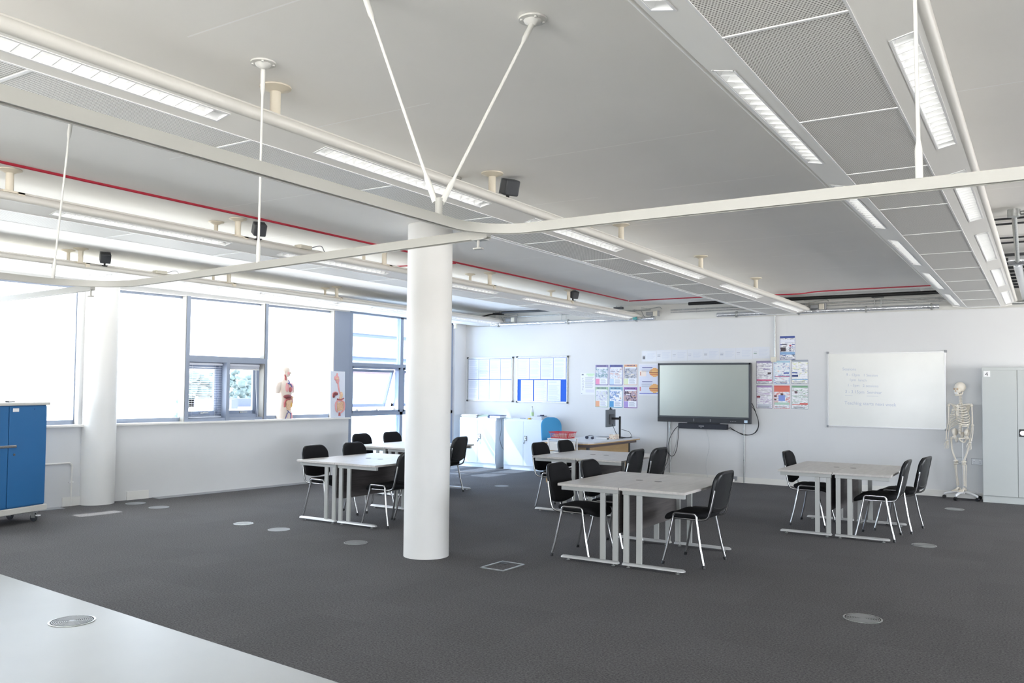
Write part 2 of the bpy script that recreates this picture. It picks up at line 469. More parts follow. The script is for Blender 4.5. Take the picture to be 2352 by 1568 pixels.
# ---- window wall (slightly turned): local frame, +Y along the wall towards the back, +X into the room
TH = -0.1047
WM = Matrix.Translation((-10.63, 11.35, 0)) @ Matrix.Rotation(TH, 4, 'Z')
def wl(y): return (y - 11.35) / 0.9945
def WB(): return MB(WM)
ZS = 1.09; ZT = 2.99
W1A, W1B = wl(1.6), wl(6.60)
W2A, W2B = wl(7.0), wl(8.16)
W3A, W3B = wl(8.22), wl(9.56)
W4A, W4B = wl(9.61), wl(11.0)
m = WB()
m.box(-.30, -19, 0, 0, 0, ZS - .03)
m.box(-.30, -19, ZT, 0, 0, ZC)
m.box(-.30, W1B, ZS - .03, 0, W2A, ZT)
m.box(-.30, -19, ZS - .03, 0, W1A, ZT)
struct('wall_left', m, WALL, smooth=False)
m = WB().use(SKIRT)
m.box(-.28, -19, ZS - .03, .06, .0, ZS)
struct('trim_1', m, SKIRT, smooth=False, bevel=.006)   # window board
m = WB(); m.box(0, wl(6.42), 0, .016, wl(6.85), .12); m.box(0, wl(7.3), 0, .016, wl(7.62), .12)
struct('baseboard_left', m, SKIRT, smooth=False)
m = WB(); m.box(.0, wl(7.68), 0, .20, wl(11.3), .004); m.box(.0, wl(4.2), 0, .20, wl(6.38), .004)
struct('trim_2', m, STRIP, smooth=False)
# reveal of blockwork at each far jamb
m = WB()
for yb in (W2B, W3B - .005, W4B): m.box(-.13, yb - .012, ZS, -.004, yb, ZT)
struct('trim_3', m, BLOCK, smooth=False)
def win_frame(n, ya, yb, za=ZS, zb=ZT, mull=(), label=None):
    fr = WB()
    t = .035
    fr.box(-.17, ya, za, -.12, yb, za + .06); fr.box(-.17, ya, zb - t, -.12, yb, zb)
    fr.box(-.17, ya, za, -.12, ya + t, zb); fr.box(-.17, yb - t * .4, za, -.12, yb, zb)
    for q in mull: fr.box(-.17, q - .02, za, -.12, q + .02, zb)
    w = struct('window_%d' % n, fr, FRAME, smooth=False)
    struct('pane', WB().box(-.150, ya, za, -.145, yb, zb), GLASS, w, smooth=False)
    return w
win_frame(1, W1A, W1B)
win_frame(2, W2A, W2B)
win_frame(4, W4A, W4B)
# window 3: fixed light over two casements
w3 = WB()
w3.box(-.17, W3A, 2.06, -.12, W3B, 2.1); w3.box(-.17, W3A, ZT - .03, -.12, W3B, ZT)
w3.box(-.14, W3A - .0, 2.0, .004, W3B, 2.085)         # deep transom
YM = wl(8.885)
w3.box(-.14, YM - .028, ZS, .004, YM + .028, 2.0)
w3.box(-.14, W3A, ZS, -.02, W3B, ZS + .045)
w3 = struct('window_3', w3, FRAME, smooth=False)
struct('pane', WB().box(-.150, W3A, 2.085, -.145, W3B, ZT), GLASS, w3, smooth=False)
def casement(ya, yb, name):
    f = WB(); z0, z1 = ZS + .045, 2.0; x0, x1 = -.20, -.14
    for (a, b, tt) in ((0, 0, .05),):
        f.box(x0, ya, z0, x1, yb, z0 + tt); f.box(x0, ya, z1 - tt, x1, yb, z1); f.box(x0, ya, z0, x1, ya + tt, z1); f.box(x0, yb - tt, z0, x1, yb, z1)
    o = f.build(name, FRAME, w3, smooth=False)
    s = WB(); i = .05; x0, x1 = -.215, -.17; t2 = .055
    ya += i; yb -= i; z0 += i; z1 -= i
    s.box(x0, ya, z0, x1, yb, z0 + t2); s.box(x0, ya, z1 - t2, x1, yb, z1); s.box(x0, ya, z0, x1, ya + .03, z1); s.box(x0, yb - t2, z0, x1, yb, z1)
    s.build('sash', FRAMED, o, smooth=False)
    WB().box(-.195, ya + .02, z0 + .03, -.19, yb - .02, z1 - .03).build('pane', GLASS, o, smooth=False)
    h = WB(); ym = (ya + yb) / 2
    h.box(-.17, ym - .025, z0 + .015, -.15, ym + .025, z0 + .04); h.beam((-.14, ym, z0 + .03), (-.14, ym + .1, z0 + .03), .012, .014)
    h.build('window_handle', GALV, o)
casement(W3A + .0, YM - .028, 'casement')
casement(YM + .028, W3B, 'casement')
# grey mullion posts on the room face and the wide grey end panel
m = WB()
m.box(-.13, W2B, ZS, .004, W3A, ZT)
m.box(-.13, W3B, ZS, .004, W4A, ZT)
m.box(-.28, wl(11.0), ZS, .006, wl(11.34), ZT)
struct('trim_4', m, FRAME, smooth=False)

# ---- full height glazing between the window wall and the corner
m = MB(); X0, X1 = -10.80, -10.70
m.box(X0, 11.33, 0, X1 + .02, 11.48, 3.0)
m.box(X0, 12.86, 0, X1, 12.95, 3.0)
m.box(X0, 14.5, 0, X1, 14.62, 3.0)
m.box(X0 - .02, 11.4, 1.10, X1, 14.6, 1.16); m.box(X0 - .02, 11.4, 2.02, X1 + .01, 14.6, 2.08)
m.box(X0, 11.4, 2.98, X1, 14.6, 3.02); m.box(X0, 11.4, 0, X1, 14.6, .06)
w5 = struct('window_5', m, FRAME, smooth=False)
struct('wall_header', MB().box(-10.95, 11.3, 3.02, -10.66, 14.65, ZC), WALL, smooth=False)
for (a, b) in ((11.48, 12.86), (12.95, 14.5)):
    struct('pane', MB().box(-10.755, a, .06, -10.75, b, 1.10), GLASSC, w5, smooth=False)
    struct('pane', MB().box(-10.755, a, 2.08, -10.75, b, 2.98), GLASSC, w5, smooth=False)
    f = MB(); t = .045
    f.box(-10.8, a, 1.16, -10.70, b, 1.2); f.box(-10.8, a, 1.98, -10.70, b, 2.02); f.box(-10.8, a, 1.16, -10.70, a + t, 2.02); f.box(-10.8, b - t, 1.16, -10.70, b, 2.02)
    s = f.build('sash_frame', FRAMED, w5, smooth=False)
    # top-hung sash leaning out at the bottom
    ca = MB(Matrix.Translation((-10.8, 0, 1.97)) @ Matrix.Rotation(R(17), 4, 'Y'))
    h = .75; a2, b2 = a + .06, b - .06
    ca.box(-.045, a2, -h, 0, b2, -h + .06); ca.box(-.045, a2, -.05, 0, b2, 0); ca.box(-.045, a2, -h, 0, a2 + .05, 0); ca.box(-.045, b2 - .05, -h, 0, b2, 0)
    q = ca.build('open_sash', FRAMED, w5, smooth=False)
    cg = MB(Matrix.Translation((-10.8, 0, 1.97)) @ Matrix.Rotation(R(17), 4, 'Y')); cg.box(-.025, a2 + .04, -h + .04, -.02, b2 - .04, -.04)
    cg.build('pane', GLASSC, q, smooth=False)
    hh = MB()
    for y in (a + .15, (a + b) / 2, b - .18): hh.box(-10.72, y - .03, 1.2, -10.685, y + .03, 1.235); hh.beam((-10.69, y, 1.215), (-10.69, y + .06, 1.19), .012, .012)
    hh.build('window_handle', WHITE, s)

# ---- columns
def column(x, y, r, label):
    t = thing('round_column', label, 'column', (x, y, 0))
    MB().lathe([(r, 0), (r, ZC)], n=64).build('shaft', COLW, t)
    return t
column(-5.155, 6.63, .222, 'white round concrete column standing in the middle of the carpet')
column(-11.085, 6.87, .225, 'white round concrete column standing against the window wall')

# ================================================================ CEILING RAFTS
ZR = 2.97
TT = math.atan(.215)
LST = [1.08, 3.44, 5.77, 8.12, 10.55, 12.98]
LLEN = 1.70
def make_raft(cx, dy, label, lname, postys, y0=.75, y1=14.93):
    t = thing('ceiling_raft', label, 'ceiling raft', (cx, 0, 0), group='suspended ceiling rafts')
    # perforated panels
    ys = [3.06 + dy + 1.175 * k for k in range(-2, 11)]
    ys = [y for y in ys if y < y1 - .1] + [y1]
    for a, b in zip(ys[:-1], ys[1:]):
        MB().box(-.222, a + .006, ZR, .222, b - .006, ZR + .004).build('perforated_panel', PERF, t, smooth=False)
    m = MB()
    for y in ys: m.box(-.225, y - .008, ZR - .004, .225, y + .008, ZR + .02)
    m.box(-.232, ys[0], ZR - .003, -.222, y1, ZR + .02); m.box(.222, ys[0], ZR - .003, .232, y1, ZR + .02)
    m.build('panel_frame', WHITE, t, smooth=False)
    MB().box(-.22, ys[0], ZR + .05, .22, y1, ZR + .06).build('backing_plate', RAFT, t, smooth=False)
    lights = []
    for sg in (-1, 1):
        def P(s, h=0): return (sg * (.232 + s * math.cos(TT) - h * math.sin(TT)), ZR + s * math.sin(TT) + h * math.cos(TT))
        m = MB()
        def strip(s0, s1, ya, yb):
            p, q, r_, u = P(s0), P(s1), P(s1, .006), P(s0, .006)
            m.prism([p, q, r_, u] if sg > 0 else [u, r_, q, p], 'y', ya, yb)
        strip(0, .068, ys[0], y1); strip(.166, .2, ys[0], y1)
        ly = [(a + dy, a + dy + LLEN) for a in LST]
        cur = ys[0]
        for a, b in ly:
            strip(.068, .166, cur, a) if a > cur else None
            cur = b
        if cur < y1: strip(.068, .166, cur, y1)
        m.build('side_wing', RAFT, t, smooth=False)
        # rolled nosing with lip
        cx_, cz_ = .422, ZR + .071
        pr = [(sg * (cx_ + .032 * math.cos(R(a))), cz_ + .032 * math.sin(R(a))) for a in range(-100, 95, 15)]
        pr += [(sg * .40, cz_ + .034), (sg * .40, cz_ + .052), (sg * .392, cz_ + .052), (sg * .392, cz_ + .01)]
        MB().sheet(pr, ys[0], y1).build('nosing', RAFTB, t, angle=50)
        for k, (a, b) in enumerate(ly):
            lights.append((sg, k, a, b, P))
    # end plate
    e = [(-.424, ZR + .02), (-.232, ZR), (.232, ZR), (.424, ZR + .02), (.455, ZR + .06), (.42, ZR + .09), (-.42, ZR + .09), (-.455, ZR + .06)]
    MB().prism(e, 'y', y1 - .004, y1).build('end_plate', RAFT, t, smooth=False)
    for (px, py, big) in postys:
        m = MB(); rr = .028 if big else .02
        zb = ZR + (.11 if big else .10)
        m.cyl((px, py, zb), (px, py, ZC - .003), rr, n=16)
        m.lathe([(rr + .004, ZC - .03), (rr + .035, ZC - .014), (rr + .055, ZC - .010), (rr + .055, ZC - .002)], (px, py, 0), 24)
        o = m.build('suspension_post', POST, t)
        if big:
            MB().box(px - .05, py - .07, zb - .012, px + .05, py + .09, zb).box(px + .02, py + .04, zb - .05, px + .05, py + .09, zb).build('bracket', POST, o, smooth=False)
    # light fittings
    for (sg, k, a, b, P) in lights:
        if b < 1.3: continue
        side = 'right-hand' if sg > 0 else 'left-hand'
        on = True
        lt = thing('louvre_light', '%s slim louvred light in the %s edge of %s' % (ORD[k], side, lname), 'ceiling light', (cx, 0, 0), group='louvred strip lights in the ceiling rafts')
        h = MB()
        s0, s1 = .069, .165
        pts = [P(s0, 0), P(s0, .06), P(s1, .06), P(s1, 0)]
        h.sheet(pts, a + .004, b - .004)
        for yy in (a + .004, b - .004):
            q = [(x, yy, z) for x, z in pts]; h.add(q, [(0, 1, 2, 3)])
        h.build('housing', LOUV, lt, smooth=False)
        fr = MB()
        for (u0, u1) in ((s0 - .004, s0 + .005), (s1 - .005, s1 + .004)):
            fr.prism([P(u0, -.003), P(u1, -.003), P(u1, .004), P(u0, .004)], 'y', a, b)
        for yy in (a, b - .01): fr.prism([P(s0, -.003), P(s1, -.003), P(s1, .004), P(s0, .004)], 'y', yy, yy + .01)
        fr.build('trim_frame', WHITE, lt, smooth=False)
        lv = MB(); n = 20
        for i in range(1, n):
            y = a + (b - a) * i / n
            lv.prism([P(s0, .001), P(s1, .001), P(s1, .034), P(s0, .034)], 'y', y - .002, y + .002)
        for u in (s0 + .006, s1 - .006):
            lv.prism([P(u - .001, .001), P(u + .001, .001), P(u + .012 * (1 if u < .1 else -1), .034), P(u + .010 * (1 if u < .1 else -1), .034)], 'y', a, b)
        lv.build('louvre', LOUV, lt, smooth=False)
        c = P((s0 + s1) / 2, .042)
        MB().cyl((c[0], a + .05, c[1]), (c[0], b - .05, c[1]), .008, n=8).build('lamp_tube', TUBE, lt)
    return t
RX = [-.785, -3.83, -6.95, -10.06]
make_raft(RX[0], 0, 'perforated white ceiling raft on the right, above the whiteboard end', 'the right-hand ceiling raft', [])
make_raft(RX[1], 0, 'perforated white ceiling raft running over the middle, right of the central column', 'the middle ceiling raft',
          [(.36, 3.1, 1), (.36, 5.2, 1), (.36, 7.47, 1), (.36, 9.72, 1), (.36, 12.0, 1), (.0, 7.4, 0)])
make_raft(RX[2], .22, 'perforated white ceiling raft left of the central column, beside a red cable', 'the raft left of the column',
          [(.40, 3.3, 1), (.40, 5.42, 1), (.08, 5.42, 0), (.40, 7.55, 1), (.08, 7.55, 0), (.42, 9.75, 1), (.1, 9.73, 0), (.42, 12.06, 1), (.1, 12.04, 0)])
make_raft(RX[3], .3, 'perforated white ceiling raft nearest the window wall', 'the raft by the windows',
          [(.42, 5.69, 1), (.16, 5.69, 0), (.42, 7.84, 1), (.14, 7.8, 0), (.42, 9.97, 1), (.14, 9.99, 0), (.42, 12.2, 1), (.14, 12.2, 0)])
m = None
for (x, y, r, lb) in ((-3.87, 3.11, .05, 'nearest small round ceiling rose above the middle raft'), (-3.80, 5.18, .05, 'farther small round ceiling rose above the middle raft')):
    tag(MB().lathe([(.005, ZC - .03), (r, ZC - .016), (r, ZC - .002)], (x, y, 0), 24).build('ceiling_rose', RAIL), lb, 'ceiling rose')

# ================================================================ HANGING RAILS
def rail(path, name, label, zb=2.25):
    t = thing(name, label, 'ceiling track', (0, 0, 0), group='white curtain tracks hung under the ceiling')
    prof = [(-.015, 0), (-.012, 0), (-.010, .006), (.010, .006), (.012, 0), (.015, 0), (.015, .037), (-.015, .037)]
    rings = []
    P = [Vector((x, y, 0)) for x, y in path]
    for i, p in enumerate(P):
        d = (P[min(i + 1, len(P) - 1)] - P[max(i - 1, 0)]).normalized(); n = Vector((d.y, -d.x, 0))
        rings.append([tuple(p + n * a + Vector((0, 0, zb + b))) for a, b in prof])
    MB().rings(rings).build('track', RAIL, t, angle=40)
    return t
def rod(t, a, b, plate=True, low=.05):
    a = Vector(a); b = Vector(b); d = (b - a).normalized()
    m = MB().tube([a, a + d * low, a + d * (low + .03), b - d * .14, b - d * .11, b - d * .015], [.011, .011, .006, .006, .012, .012], 10)
    o = m.build('suspension_rod', ROD, t)
    if plate:
        k = MB().lathe([(.012, ZC - .035), (.022, ZC - .028), (.036, ZC - .018), (.040, ZC - .01), (.062, ZC - .009), (.062, ZC - .001)], (b[0], b[1], 0), 32)
        for q in range(4):
            aa = PI / 4 + q * PI / 2; k.cyl((b[0] + .05 * math.cos(aa), b[1] + .05 * math.sin(aa), ZC - .016), (b[0] + .05 * math.cos(aa), b[1] + .05 * math.sin(aa), ZC - .008), .006, n=8)
        k.build('ceiling_plate', ROD, o)
p1 = [(-1.885, -1.5), (-1.893, 2.45)] + [(-1.67 - .225 * math.cos(R(a)), 2.56 + .225 * math.sin(R(a))) for a in range(0, 91, 9)] + [(-1.3, 2.772), (3.5, 2.768)]
r1 = rail(p1, 'curtain_track', 'nearest white track, curving right in front of the central column')
MB().cyl((-1.895, 2.485, 2.283), (-1.895, 2.485, 2.35), .014).build('hub', RAIL, r1)
rod(r1, (-1.888, 2.495, 2.335), (-1.86, 3.09, ZC - .02), low=.10)
rod(r1, (-1.908, 2.48, 2.335), (-2.30, 2.50, ZC - .02), low=.10)
rod(r1, (-.31, 2.76, 2.285), (-.33, 2.82, ZC - .02), low=.09)
p2 = [(-1.885, 2.805), (-2.43, 2.865), (-4.62, 3.13)] + [(-4.70 - .42 * math.sin(R(a)), 2.73 + .41 * math.cos(R(a))) for a in range(8, 91, 9)] + [(-5.1, 2.3), (-5.02, -.5)]
r2 = rail(p2, 'curtain_track', 'middle white track passing in front of the column and bending near the windows')
rod(r2, (-3.44, 2.98, 2.285), (-3.26, 2.83, ZC - .02), low=.09)
rod(r2, (-5.10, 2.84, 2.285), (-4.85, 2.78, ZC - .02), low=.09)
MB().box(-1.96, 2.79, 2.245, -1.90, 2.83, 2.25).cyl((-1.94, 2.81, 2.25), (-1.94, 2.81, 2.215), .006).box(-1.96, 2.80, 2.21, -1.92, 2.82, 2.216).build('end_stop', RAIL, r2)
p3 = [(-5.14, 3.12), (-6.5, 3.24), (-9.0, 3.46)]
r3 = rail(p3, 'curtain_track', 'farthest white track ending at the bend beside the windows', 2.245)
MB().cyl((-5.16, 3.12, 2.25), (-5.16, 3.12, 2.21), .006).box(-5.18, 3.11, 2.205, -5.14, 3.13, 2.211).build('end_stop', RAIL, r3)

# ================================================================ THINGS ON / UNDER THE CEILING
def wire(name, pts, r, m, label, cat='cable', group=None, n=40, sides=6):
    return tag(MB().tube(bez(pts, n), r, sides).build(name, m), label, cat, group)
wire('red_cable', [(-6.30, 1.5, ZC - .02), (-6.32, 3.3, ZC - .018), (-6.30, 5.4, ZC - .02), (-6.31, 8.2, ZC - .018), (-6.29, 11.0, ZC - .022), (-6.32, 13.9, ZC - .02)], .011, RED,
     'long red fire cable clipped to the ceiling left of the column', group='red fire cables')
wire('red_cable', [(-6.32, 13.95, ZC - .02), (-5.5, 13.92, ZC - .02), (-4.4, 13.94, ZC - .02), (-3.4, 13.88, ZC - .05), (-2.9, 13.92, ZC - .02), (-1.2, 13.9, ZC - .02)], .010, RED,
     'sagging red fire cable crossing the ceiling by the back wall', group='red fire cables')
wire('red_cable', [(-.38, 7.05, ZC - .02), (.6, 7.1, ZC - .02), (2.2, 7.1, ZC - .02)], .010, RED, 'short red fire cable at the right edge beyond the right raft', group='red fire cables')
wire('red_cable', [(-6.35, 8.7, ZC - .02), (-6.9, 8.6, ZC - .02), (-7.4, 8.5, ZC - .02)], .007, RED, 'thin red branch cable running left behind the column', group='red fire cables')
def speaker(x, y, z, rz, tilt, label):
    t = thing('ceiling_speaker', label, 'speaker', (x, y, z), rz, 'small speakers on the rafts')
    M = Matrix.Rotation(tilt, 4, 'Y')
    MB(M).box(-.05, -.06, .05, .05, .06, .17).build('case', DGREY, t, bevel=.012)
    MB(M).box(-.058, -.060, .05, -.05, .060, .17).build('rear_cap', GREYM, t, bevel=.006)
    MB().beam((0, 0, 0), (0, 0, .08), .02, .02).box(-.04, -.03, 0, .04, .03, .008).build('mount', BLACK, t, smooth=False)
speaker(-6.50, 5.62, ZR + .10, R(-25), R(28), 'small dark speaker tilted on the raft left of the column, near the first rod')
speaker(-9.62, 5.98, ZR + .10, R(-25), R(28), 'small dark speaker tilted on the raft nearest the windows')
speaker(-3.46, 5.40, ZR + .10, R(-30), R(20), 'small black speaker peeping over the middle raft above the column')
speaker(-6.50, 12.15, ZR + .10, R(-25), R(20), 'tiny black speaker on the left raft near the back wall')
def jbox(x, y, z, label, rz=0):
    t = thing('junction_box', label, 'junction box', (x, y, z), rz, 'junction boxes on the rafts')
    MB().box(-.05, -.08, 0, .05, .08, .04).build('body', BEIGE, t, bevel=.006)
    MB().tube(bez([(0, .08, .02), (.05, .2, .06), (.02, .3, .01), (.04, .42, .03), (0, .5, .005)], 24), .005, 6).build('cable', GREYM, t)
jbox(-6.53, 6.25, ZR + .10, 'beige junction box with looping wire on the raft left of the column')
jbox(-9.64, 6.75, ZR + .10, 'beige junction box with looping wire on the raft by the windows')
tag(MB().cyl((-10.35, 14.2, 2.97), (-10.35, 14.2, 2.95), .05).cyl((-10.35, 14.2, 2.95), (-10.35, 14.2, 2.88), .028).cyl((-10.35, 14.2, 2.88), (-10.35, 14.2, 2.87), .04).build('smoke_detector', BEIGE),
    'small white detector hanging under the far end of the window-side raft', 'detector')

# services along the top of the back wall
def conduit(name, a, b, r, m, label, cat, clips=(), group=None):
    t = thing(name, label, cat, (0, 0, 0), 0, group)
    MB().cyl(a, b, r, n=12).build('pipe', m, t)
    if clips:
        for k in clips:
            p = Vector(a).lerp(Vector(b), k); d = (Vector(b) - Vector(a)).normalized()
            MB().cyl(p - d * .012, p + d * .012, r * 1.5, n=12).build('clip', GALV, t)
    return t
conduit('insulated_pipe', (-5.0, 14.86, 3.0), (-1.4, 14.86, 3.005), .038, FOIL, 'foil wrapped pipe along the back wall between the middle and right rafts', 'pipe', (.1, .4, .7, .97), 'foil wrapped pipes')
conduit('insulated_pipe', (-9.9, 14.86, 2.975), (-6.2, 14.86, 2.985), .036, FOIL, 'foil wrapped pipe along the back wall above the notice boards', 'pipe', (.05, .5, .9), 'foil wrapped pipes')
conduit('steel_conduit', (-5.9, 14.9, 3.13), (-.9, 14.9, 3.14), .014, GALV, 'upper steel conduit behind the foil pipe on the back wall, right half', 'conduit', (.1, .5, .9), 'steel conduits')
conduit('steel_conduit', (-5.9, 14.9, 3.085), (-.9, 14.9, 3.095), .011, GALV, 'lower thin steel conduit above the foil pipe, right half', 'conduit', (.1, .5, .9), 'steel conduits')
conduit('steel_conduit', (-9.6, 14.88, 3.12), (-6.3, 14.88, 3.15), .014, GALV, 'steel conduit under the ceiling above the notice boards', 'conduit', (.1, .5, .9), 'steel conduits')
conduit('cable_tray', (-5.4, 14.5, 3.19), (-.9, 14.5, 3.19), .03, BLACK, 'black cable run in the shadow under the ceiling near the whiteboard', 'cable run', (), None)
conduit('cable_tray', (-9.4, 14.5, 3.19), (-7.6, 14.5, 3.19), .025, DGREY, 'dark cable run under the ceiling above the white cabinets', 'cable run', (), None)
def bracket(x, z0, label):
    t = thing('pipe_hanger', label, 'hanger', (x, 14.86, 0), 0, 'pipe hangers at the back wall')
    MB().cyl((-.05, 0, z0), (-.05, 0, ZC), .007, n=8).build('rod', GALV, t)
    MB().cyl((.05, 0, z0), (.05, 0, ZC), .007, n=8).build('rod', GALV, t)
    MB().box(-.09, -.04, 3.185, .09, .04, 3.225).build('channel', DGREY, t, smooth=False)
    MB().box(-.07, -.02, z0 - .01, .07, .02, z0 + .01).build('saddle', GALV, t, smooth=False)
bracket(-2.3, 3.03, 'twin rod pipe hanger above the whiteboard')
bracket(-3.85, 3.03, 'twin rod pipe hanger just above the blue poster')
bracket(-6.95, 3.01, 'twin rod pipe hanger above the left posters')
bracket(-8.15, 3.01, 'twin rod pipe hanger above the right notice board')
bracket(-9.75, 3.01, 'twin rod pipe hanger above the left notice board')
def valve(x, z, label):
    t = thing('valve_box', label, 'control box', (x, 14.84, z), 0, 'pipe control boxes')
    MB().box(-.14, -.03, -.03, .0, .03, .035).build('actuator', GREYM, t, bevel=.01)
    MB().box(.0, -.04, -.045, .09, .04, .05).build('box', BEIGE, t, bevel=.01)
    MB().box(.09, -.035, -.05, .11, .035, .055).build('end_cap', GREYM, t, bevel=.005)
    MB().tube(bez([(-.25, 0, .07), (-.18, 0, -.05), (-.05, -.03, -.06), (.02, -.03, -.01)], 18), .006, 6).build('cable', GREYM, t)
    MB().tube(bez([(-.25, 0, .12), (-.1, .02, .1), (.1, .02, .12), (.16, 0, .09)], 18), .009, 6).build('pipe', GALV, t)
valve(-3.22, 3.07, 'beige pipe control box at the end of the middle raft')
valve(-6.22, 3.07, 'beige pipe control box at the end of the raft left of the column')
valve(-9.38, 3.06, 'beige pipe control box at the end of the window-side raft')
def tee(x, label, z=3.0):
    t = thing('pipe_valve', label, 'valve', (x, 14.75, z), 0)
    MB().cyl((-.12, 0, 0), (.12, 0, 0), .02, n=10).build('body', GALV, t)
    MB().box(-.04, -.03, -.03, .04, .03, .03).build('sleeve', mat('teal_sleeve', (60, 140, 140), .5), t)
    MB().cyl((-.2, 0, -.02), (-.12, 0, 0), .006, n=6).build('lever', BLACK, t)
tee(-6.55, 'small pipe valve with a teal sleeve beside the end of the left raft', 2.99)
tag(MB().tube(bez([(-10.6, 14.3, 3.08), (-10.0, 14.4, 3.09), (-9.85, 14.5, 3.13), (-9.7, 14.6, 3.17), (-9.45, 14.65, 3.16)], 24), .014, 8).build('black_hose', BLACK), 'black flexible hose curling up beside the window-side raft end', 'hose')
# pipework beyond the right raft
t = thing('duct_assembly', 'foil and galvanised pipework hanging beyond the right raft at the photo edge', 'pipework', (0, 0, 0))
MB().cyl((-.21, 8.45, 3.22), (-.23, 10.4, 3.05), .022, n=10).build('sloping_pipe', GALV, t)
MB().cyl((-.21, 8.45, 3.235), (-.21, 8.45, 3.17), .05, n=20).build('round_box', GALV, t)
MB().cyl((-.16, 8.45, 3.2), (.6, 8.45, 3.2), .018, n=10).build('branch_pipe', GALV, t)
MB().cyl((-.32, 10.6, 3.08), (.9, 10.6, 3.08), .05, n=16).build('cross_pipe', FOIL, t)
for q, x in enumerate((-.24, .02, .3)): MB().cyl((x, 10.65, 3.06), (x + .01, 14.8, 3.06), .045, n=12).build('insulated_pipe', FOIL, t)
for y in (8.85, 9.12, 9.95, 10.28): MB().cyl((-.42, y, ZC - .02), (.9, y, ZC - .02), .01, n=8).build('conduit', DGREY, t)
for k in range(10): MB().box(-.42, 11.0 + k * .38, ZC - .06, .9, 11.03 + k * .38, ZC - .03).build('tray_rung', DGREY, t, smooth=False)
MB().cyl((-.4, 14.7, 3.0), (.9, 14.7, 3.0), .03, n=10).build('cross_pipe', GALV, t)

# ================================================================ FLOOR OUTLETS
def swirl(x, y, label, r=.125, plain=False):
    t = thing('floor_diffuser', label, 'floor vent', (x, y, 0), 0, 'round metal floor vents')
    MB().lathe([(r, 0.0005), (r, .004), (r - .006, .006), (r - .012, .004)], n=48, cap=False).build('rim', GALV if not plain else GREYM, t)
    MB().lathe([(.0005, .0008), (r - .004, .0008)], n=48, cap=False).build('base', BLACK if not plain else GREYM, t)
    if plain:
        MB().lathe([(.0005, .003), (r - .01, .003)], n=48, cap=False).build('cover', mat('grey_cover', (128, 130, 134), .6), t)
        return t
    g = MB()
    for k in range(9):
        rr = .02 + k * (r - .035) / 9
        g.lathe([(rr, .0015), (rr, .0045), (rr + .0055, .0045), (rr + .0055, .0015)], n=48, cap=False)
    g.cyl((0, 0, .001), (0, 0, .005), .018, n=20)
    g.build('grille_ring', mat('vent_grey', (150, 151, 150), .45, metal=.35), t)
    s = MB()
    for k in range(4):
        a = PI / 4 + k * PI / 2; s.beam((0, 0, .0016), ((r - .01) * math.cos(a), (r - .01) * math.sin(a), .0016), .006, .0014)
    s.build('spoke', GALV, t)
    return t
swirl(-5.735, 3.40, 'round swirl vent set in the pale vinyl floor', .15)
swirl(-1.14, 6.62, 'round swirl vent in the carpet nearest the camera on the right', .135)
swirl(-1.12, 10.12, 'round swirl vent in front of the right-hand table')
swirl(-1.10, 13.49, 'round floor vent in front of the skeleton')
swirl(-6.17, 6.73, 'round swirl vent just left of the central column')
swirl(-7.44, 6.83, 'flat round floor cover, third from the column', .125, True)
swirl(-8.10, 6.88, 'round vent reflecting light left of the flat cover', .115)
swirl(-10.07, 7.13, 'bright-rimmed round cover on the carpet near the window column', .13, True)
swirl(-10.66, 7.18, 'dull round cover beside the window column', .13, True)
swirl(-7.73, 11.97, 'round cover on the carpet behind the left tables', .12, True)
t = thing('floor_box', 'open square floor socket box in the carpet right of the column', 'floor box', (-4.26, 6.63, 0), R(-2))
fb = MB()
for (a, b, c, d) in ((-.13, -.18, .13, -.165), (-.13, .165, .13, .18), (-.13, -.18, -.115, .18), (.115, -.18, .13, .18)): fb.box(a, b, .0, c, d, .008)
fb.build('rim', GALV, t, smooth=False)
MB().box(-.113, -.163, .0004, .113, .163, .002).build('lid_insert', CARPET, t, smooth=False)
MB().box(-.113, .08, .0021, -.02, .16, .004).build('opening', BLACK, t, smooth=False)

# ================================================================ DESKS
def make_desk():
    """side=+1: users sit at -x, joint edge at +x (x=0). tabletop x from -W to 0, y 0..L"""
    W, L, H = .645, 1.42, .735
    t = thing('desk', 'x', 'desk', (0, 0, 0))
    top = MB().use(DTOP).box(-W, 0, H - .024, -.003, L, H)
    top.build('tabletop', None, t, smooth=False, bevel=.002)
    for y in (.06, L - .06):
        f = bpy.data.objects.new('leg_frame', None); C.objects.link(f); f.parent = t
        f = MB().box(-W + .02, y - .018, H - .066, -.02, y + .018, H - .0245).build('leg_frame', STEELG, t, smooth=False, bevel=.003)
        for ux in (-.185, -.055):
            MB().box(ux - .027, y - .012, .045, ux + .027, y + .012, H - .066).build('upright', STEELG, f, smooth=False, bevel=.004)
        pr = [(.03 * math.cos(R(a)), .022 + .024 * math.sin(R(a))) for a in range(0, 181, 20)]
        rings = []
        for x, s in ((-W + .02, .6), (-W + .035, .95), (-W + .06, 1), (-.04, 1), (-.025, .95), (-.018, .6)):
            rings.append([(x, y + a * s, .022 + (b - .022) * s) for a, b in pr])
        MB().rings(rings).build('foot_bar', FOOTG, f, angle=50)
        for x in (-W + .09, -.075):
            MB().lathe([(.018, 0), (.018, .006), (.006, .01), (.006, .024)], (x, y, 0), 14).build('levelling_foot', GALV, f)
    MB().box(-.045, .09, .30, -.027, L - .09, .685).build('modesty_panel', MODP, t, smooth=False)
    pt = MB().lathe([(.036, H + .0005), (.036, H + .002), (.03, H + .002)], (-.10, L / 2, 0), 24)
    pt.build('cable_port', mat('port_grey', (118, 114, 110), .5), t)
    for o in [c for c in t.children if c.type == 'EMPTY']: bpy.data.objects.remove(o)
    return t
desk0 = make_desk(); used = [False]
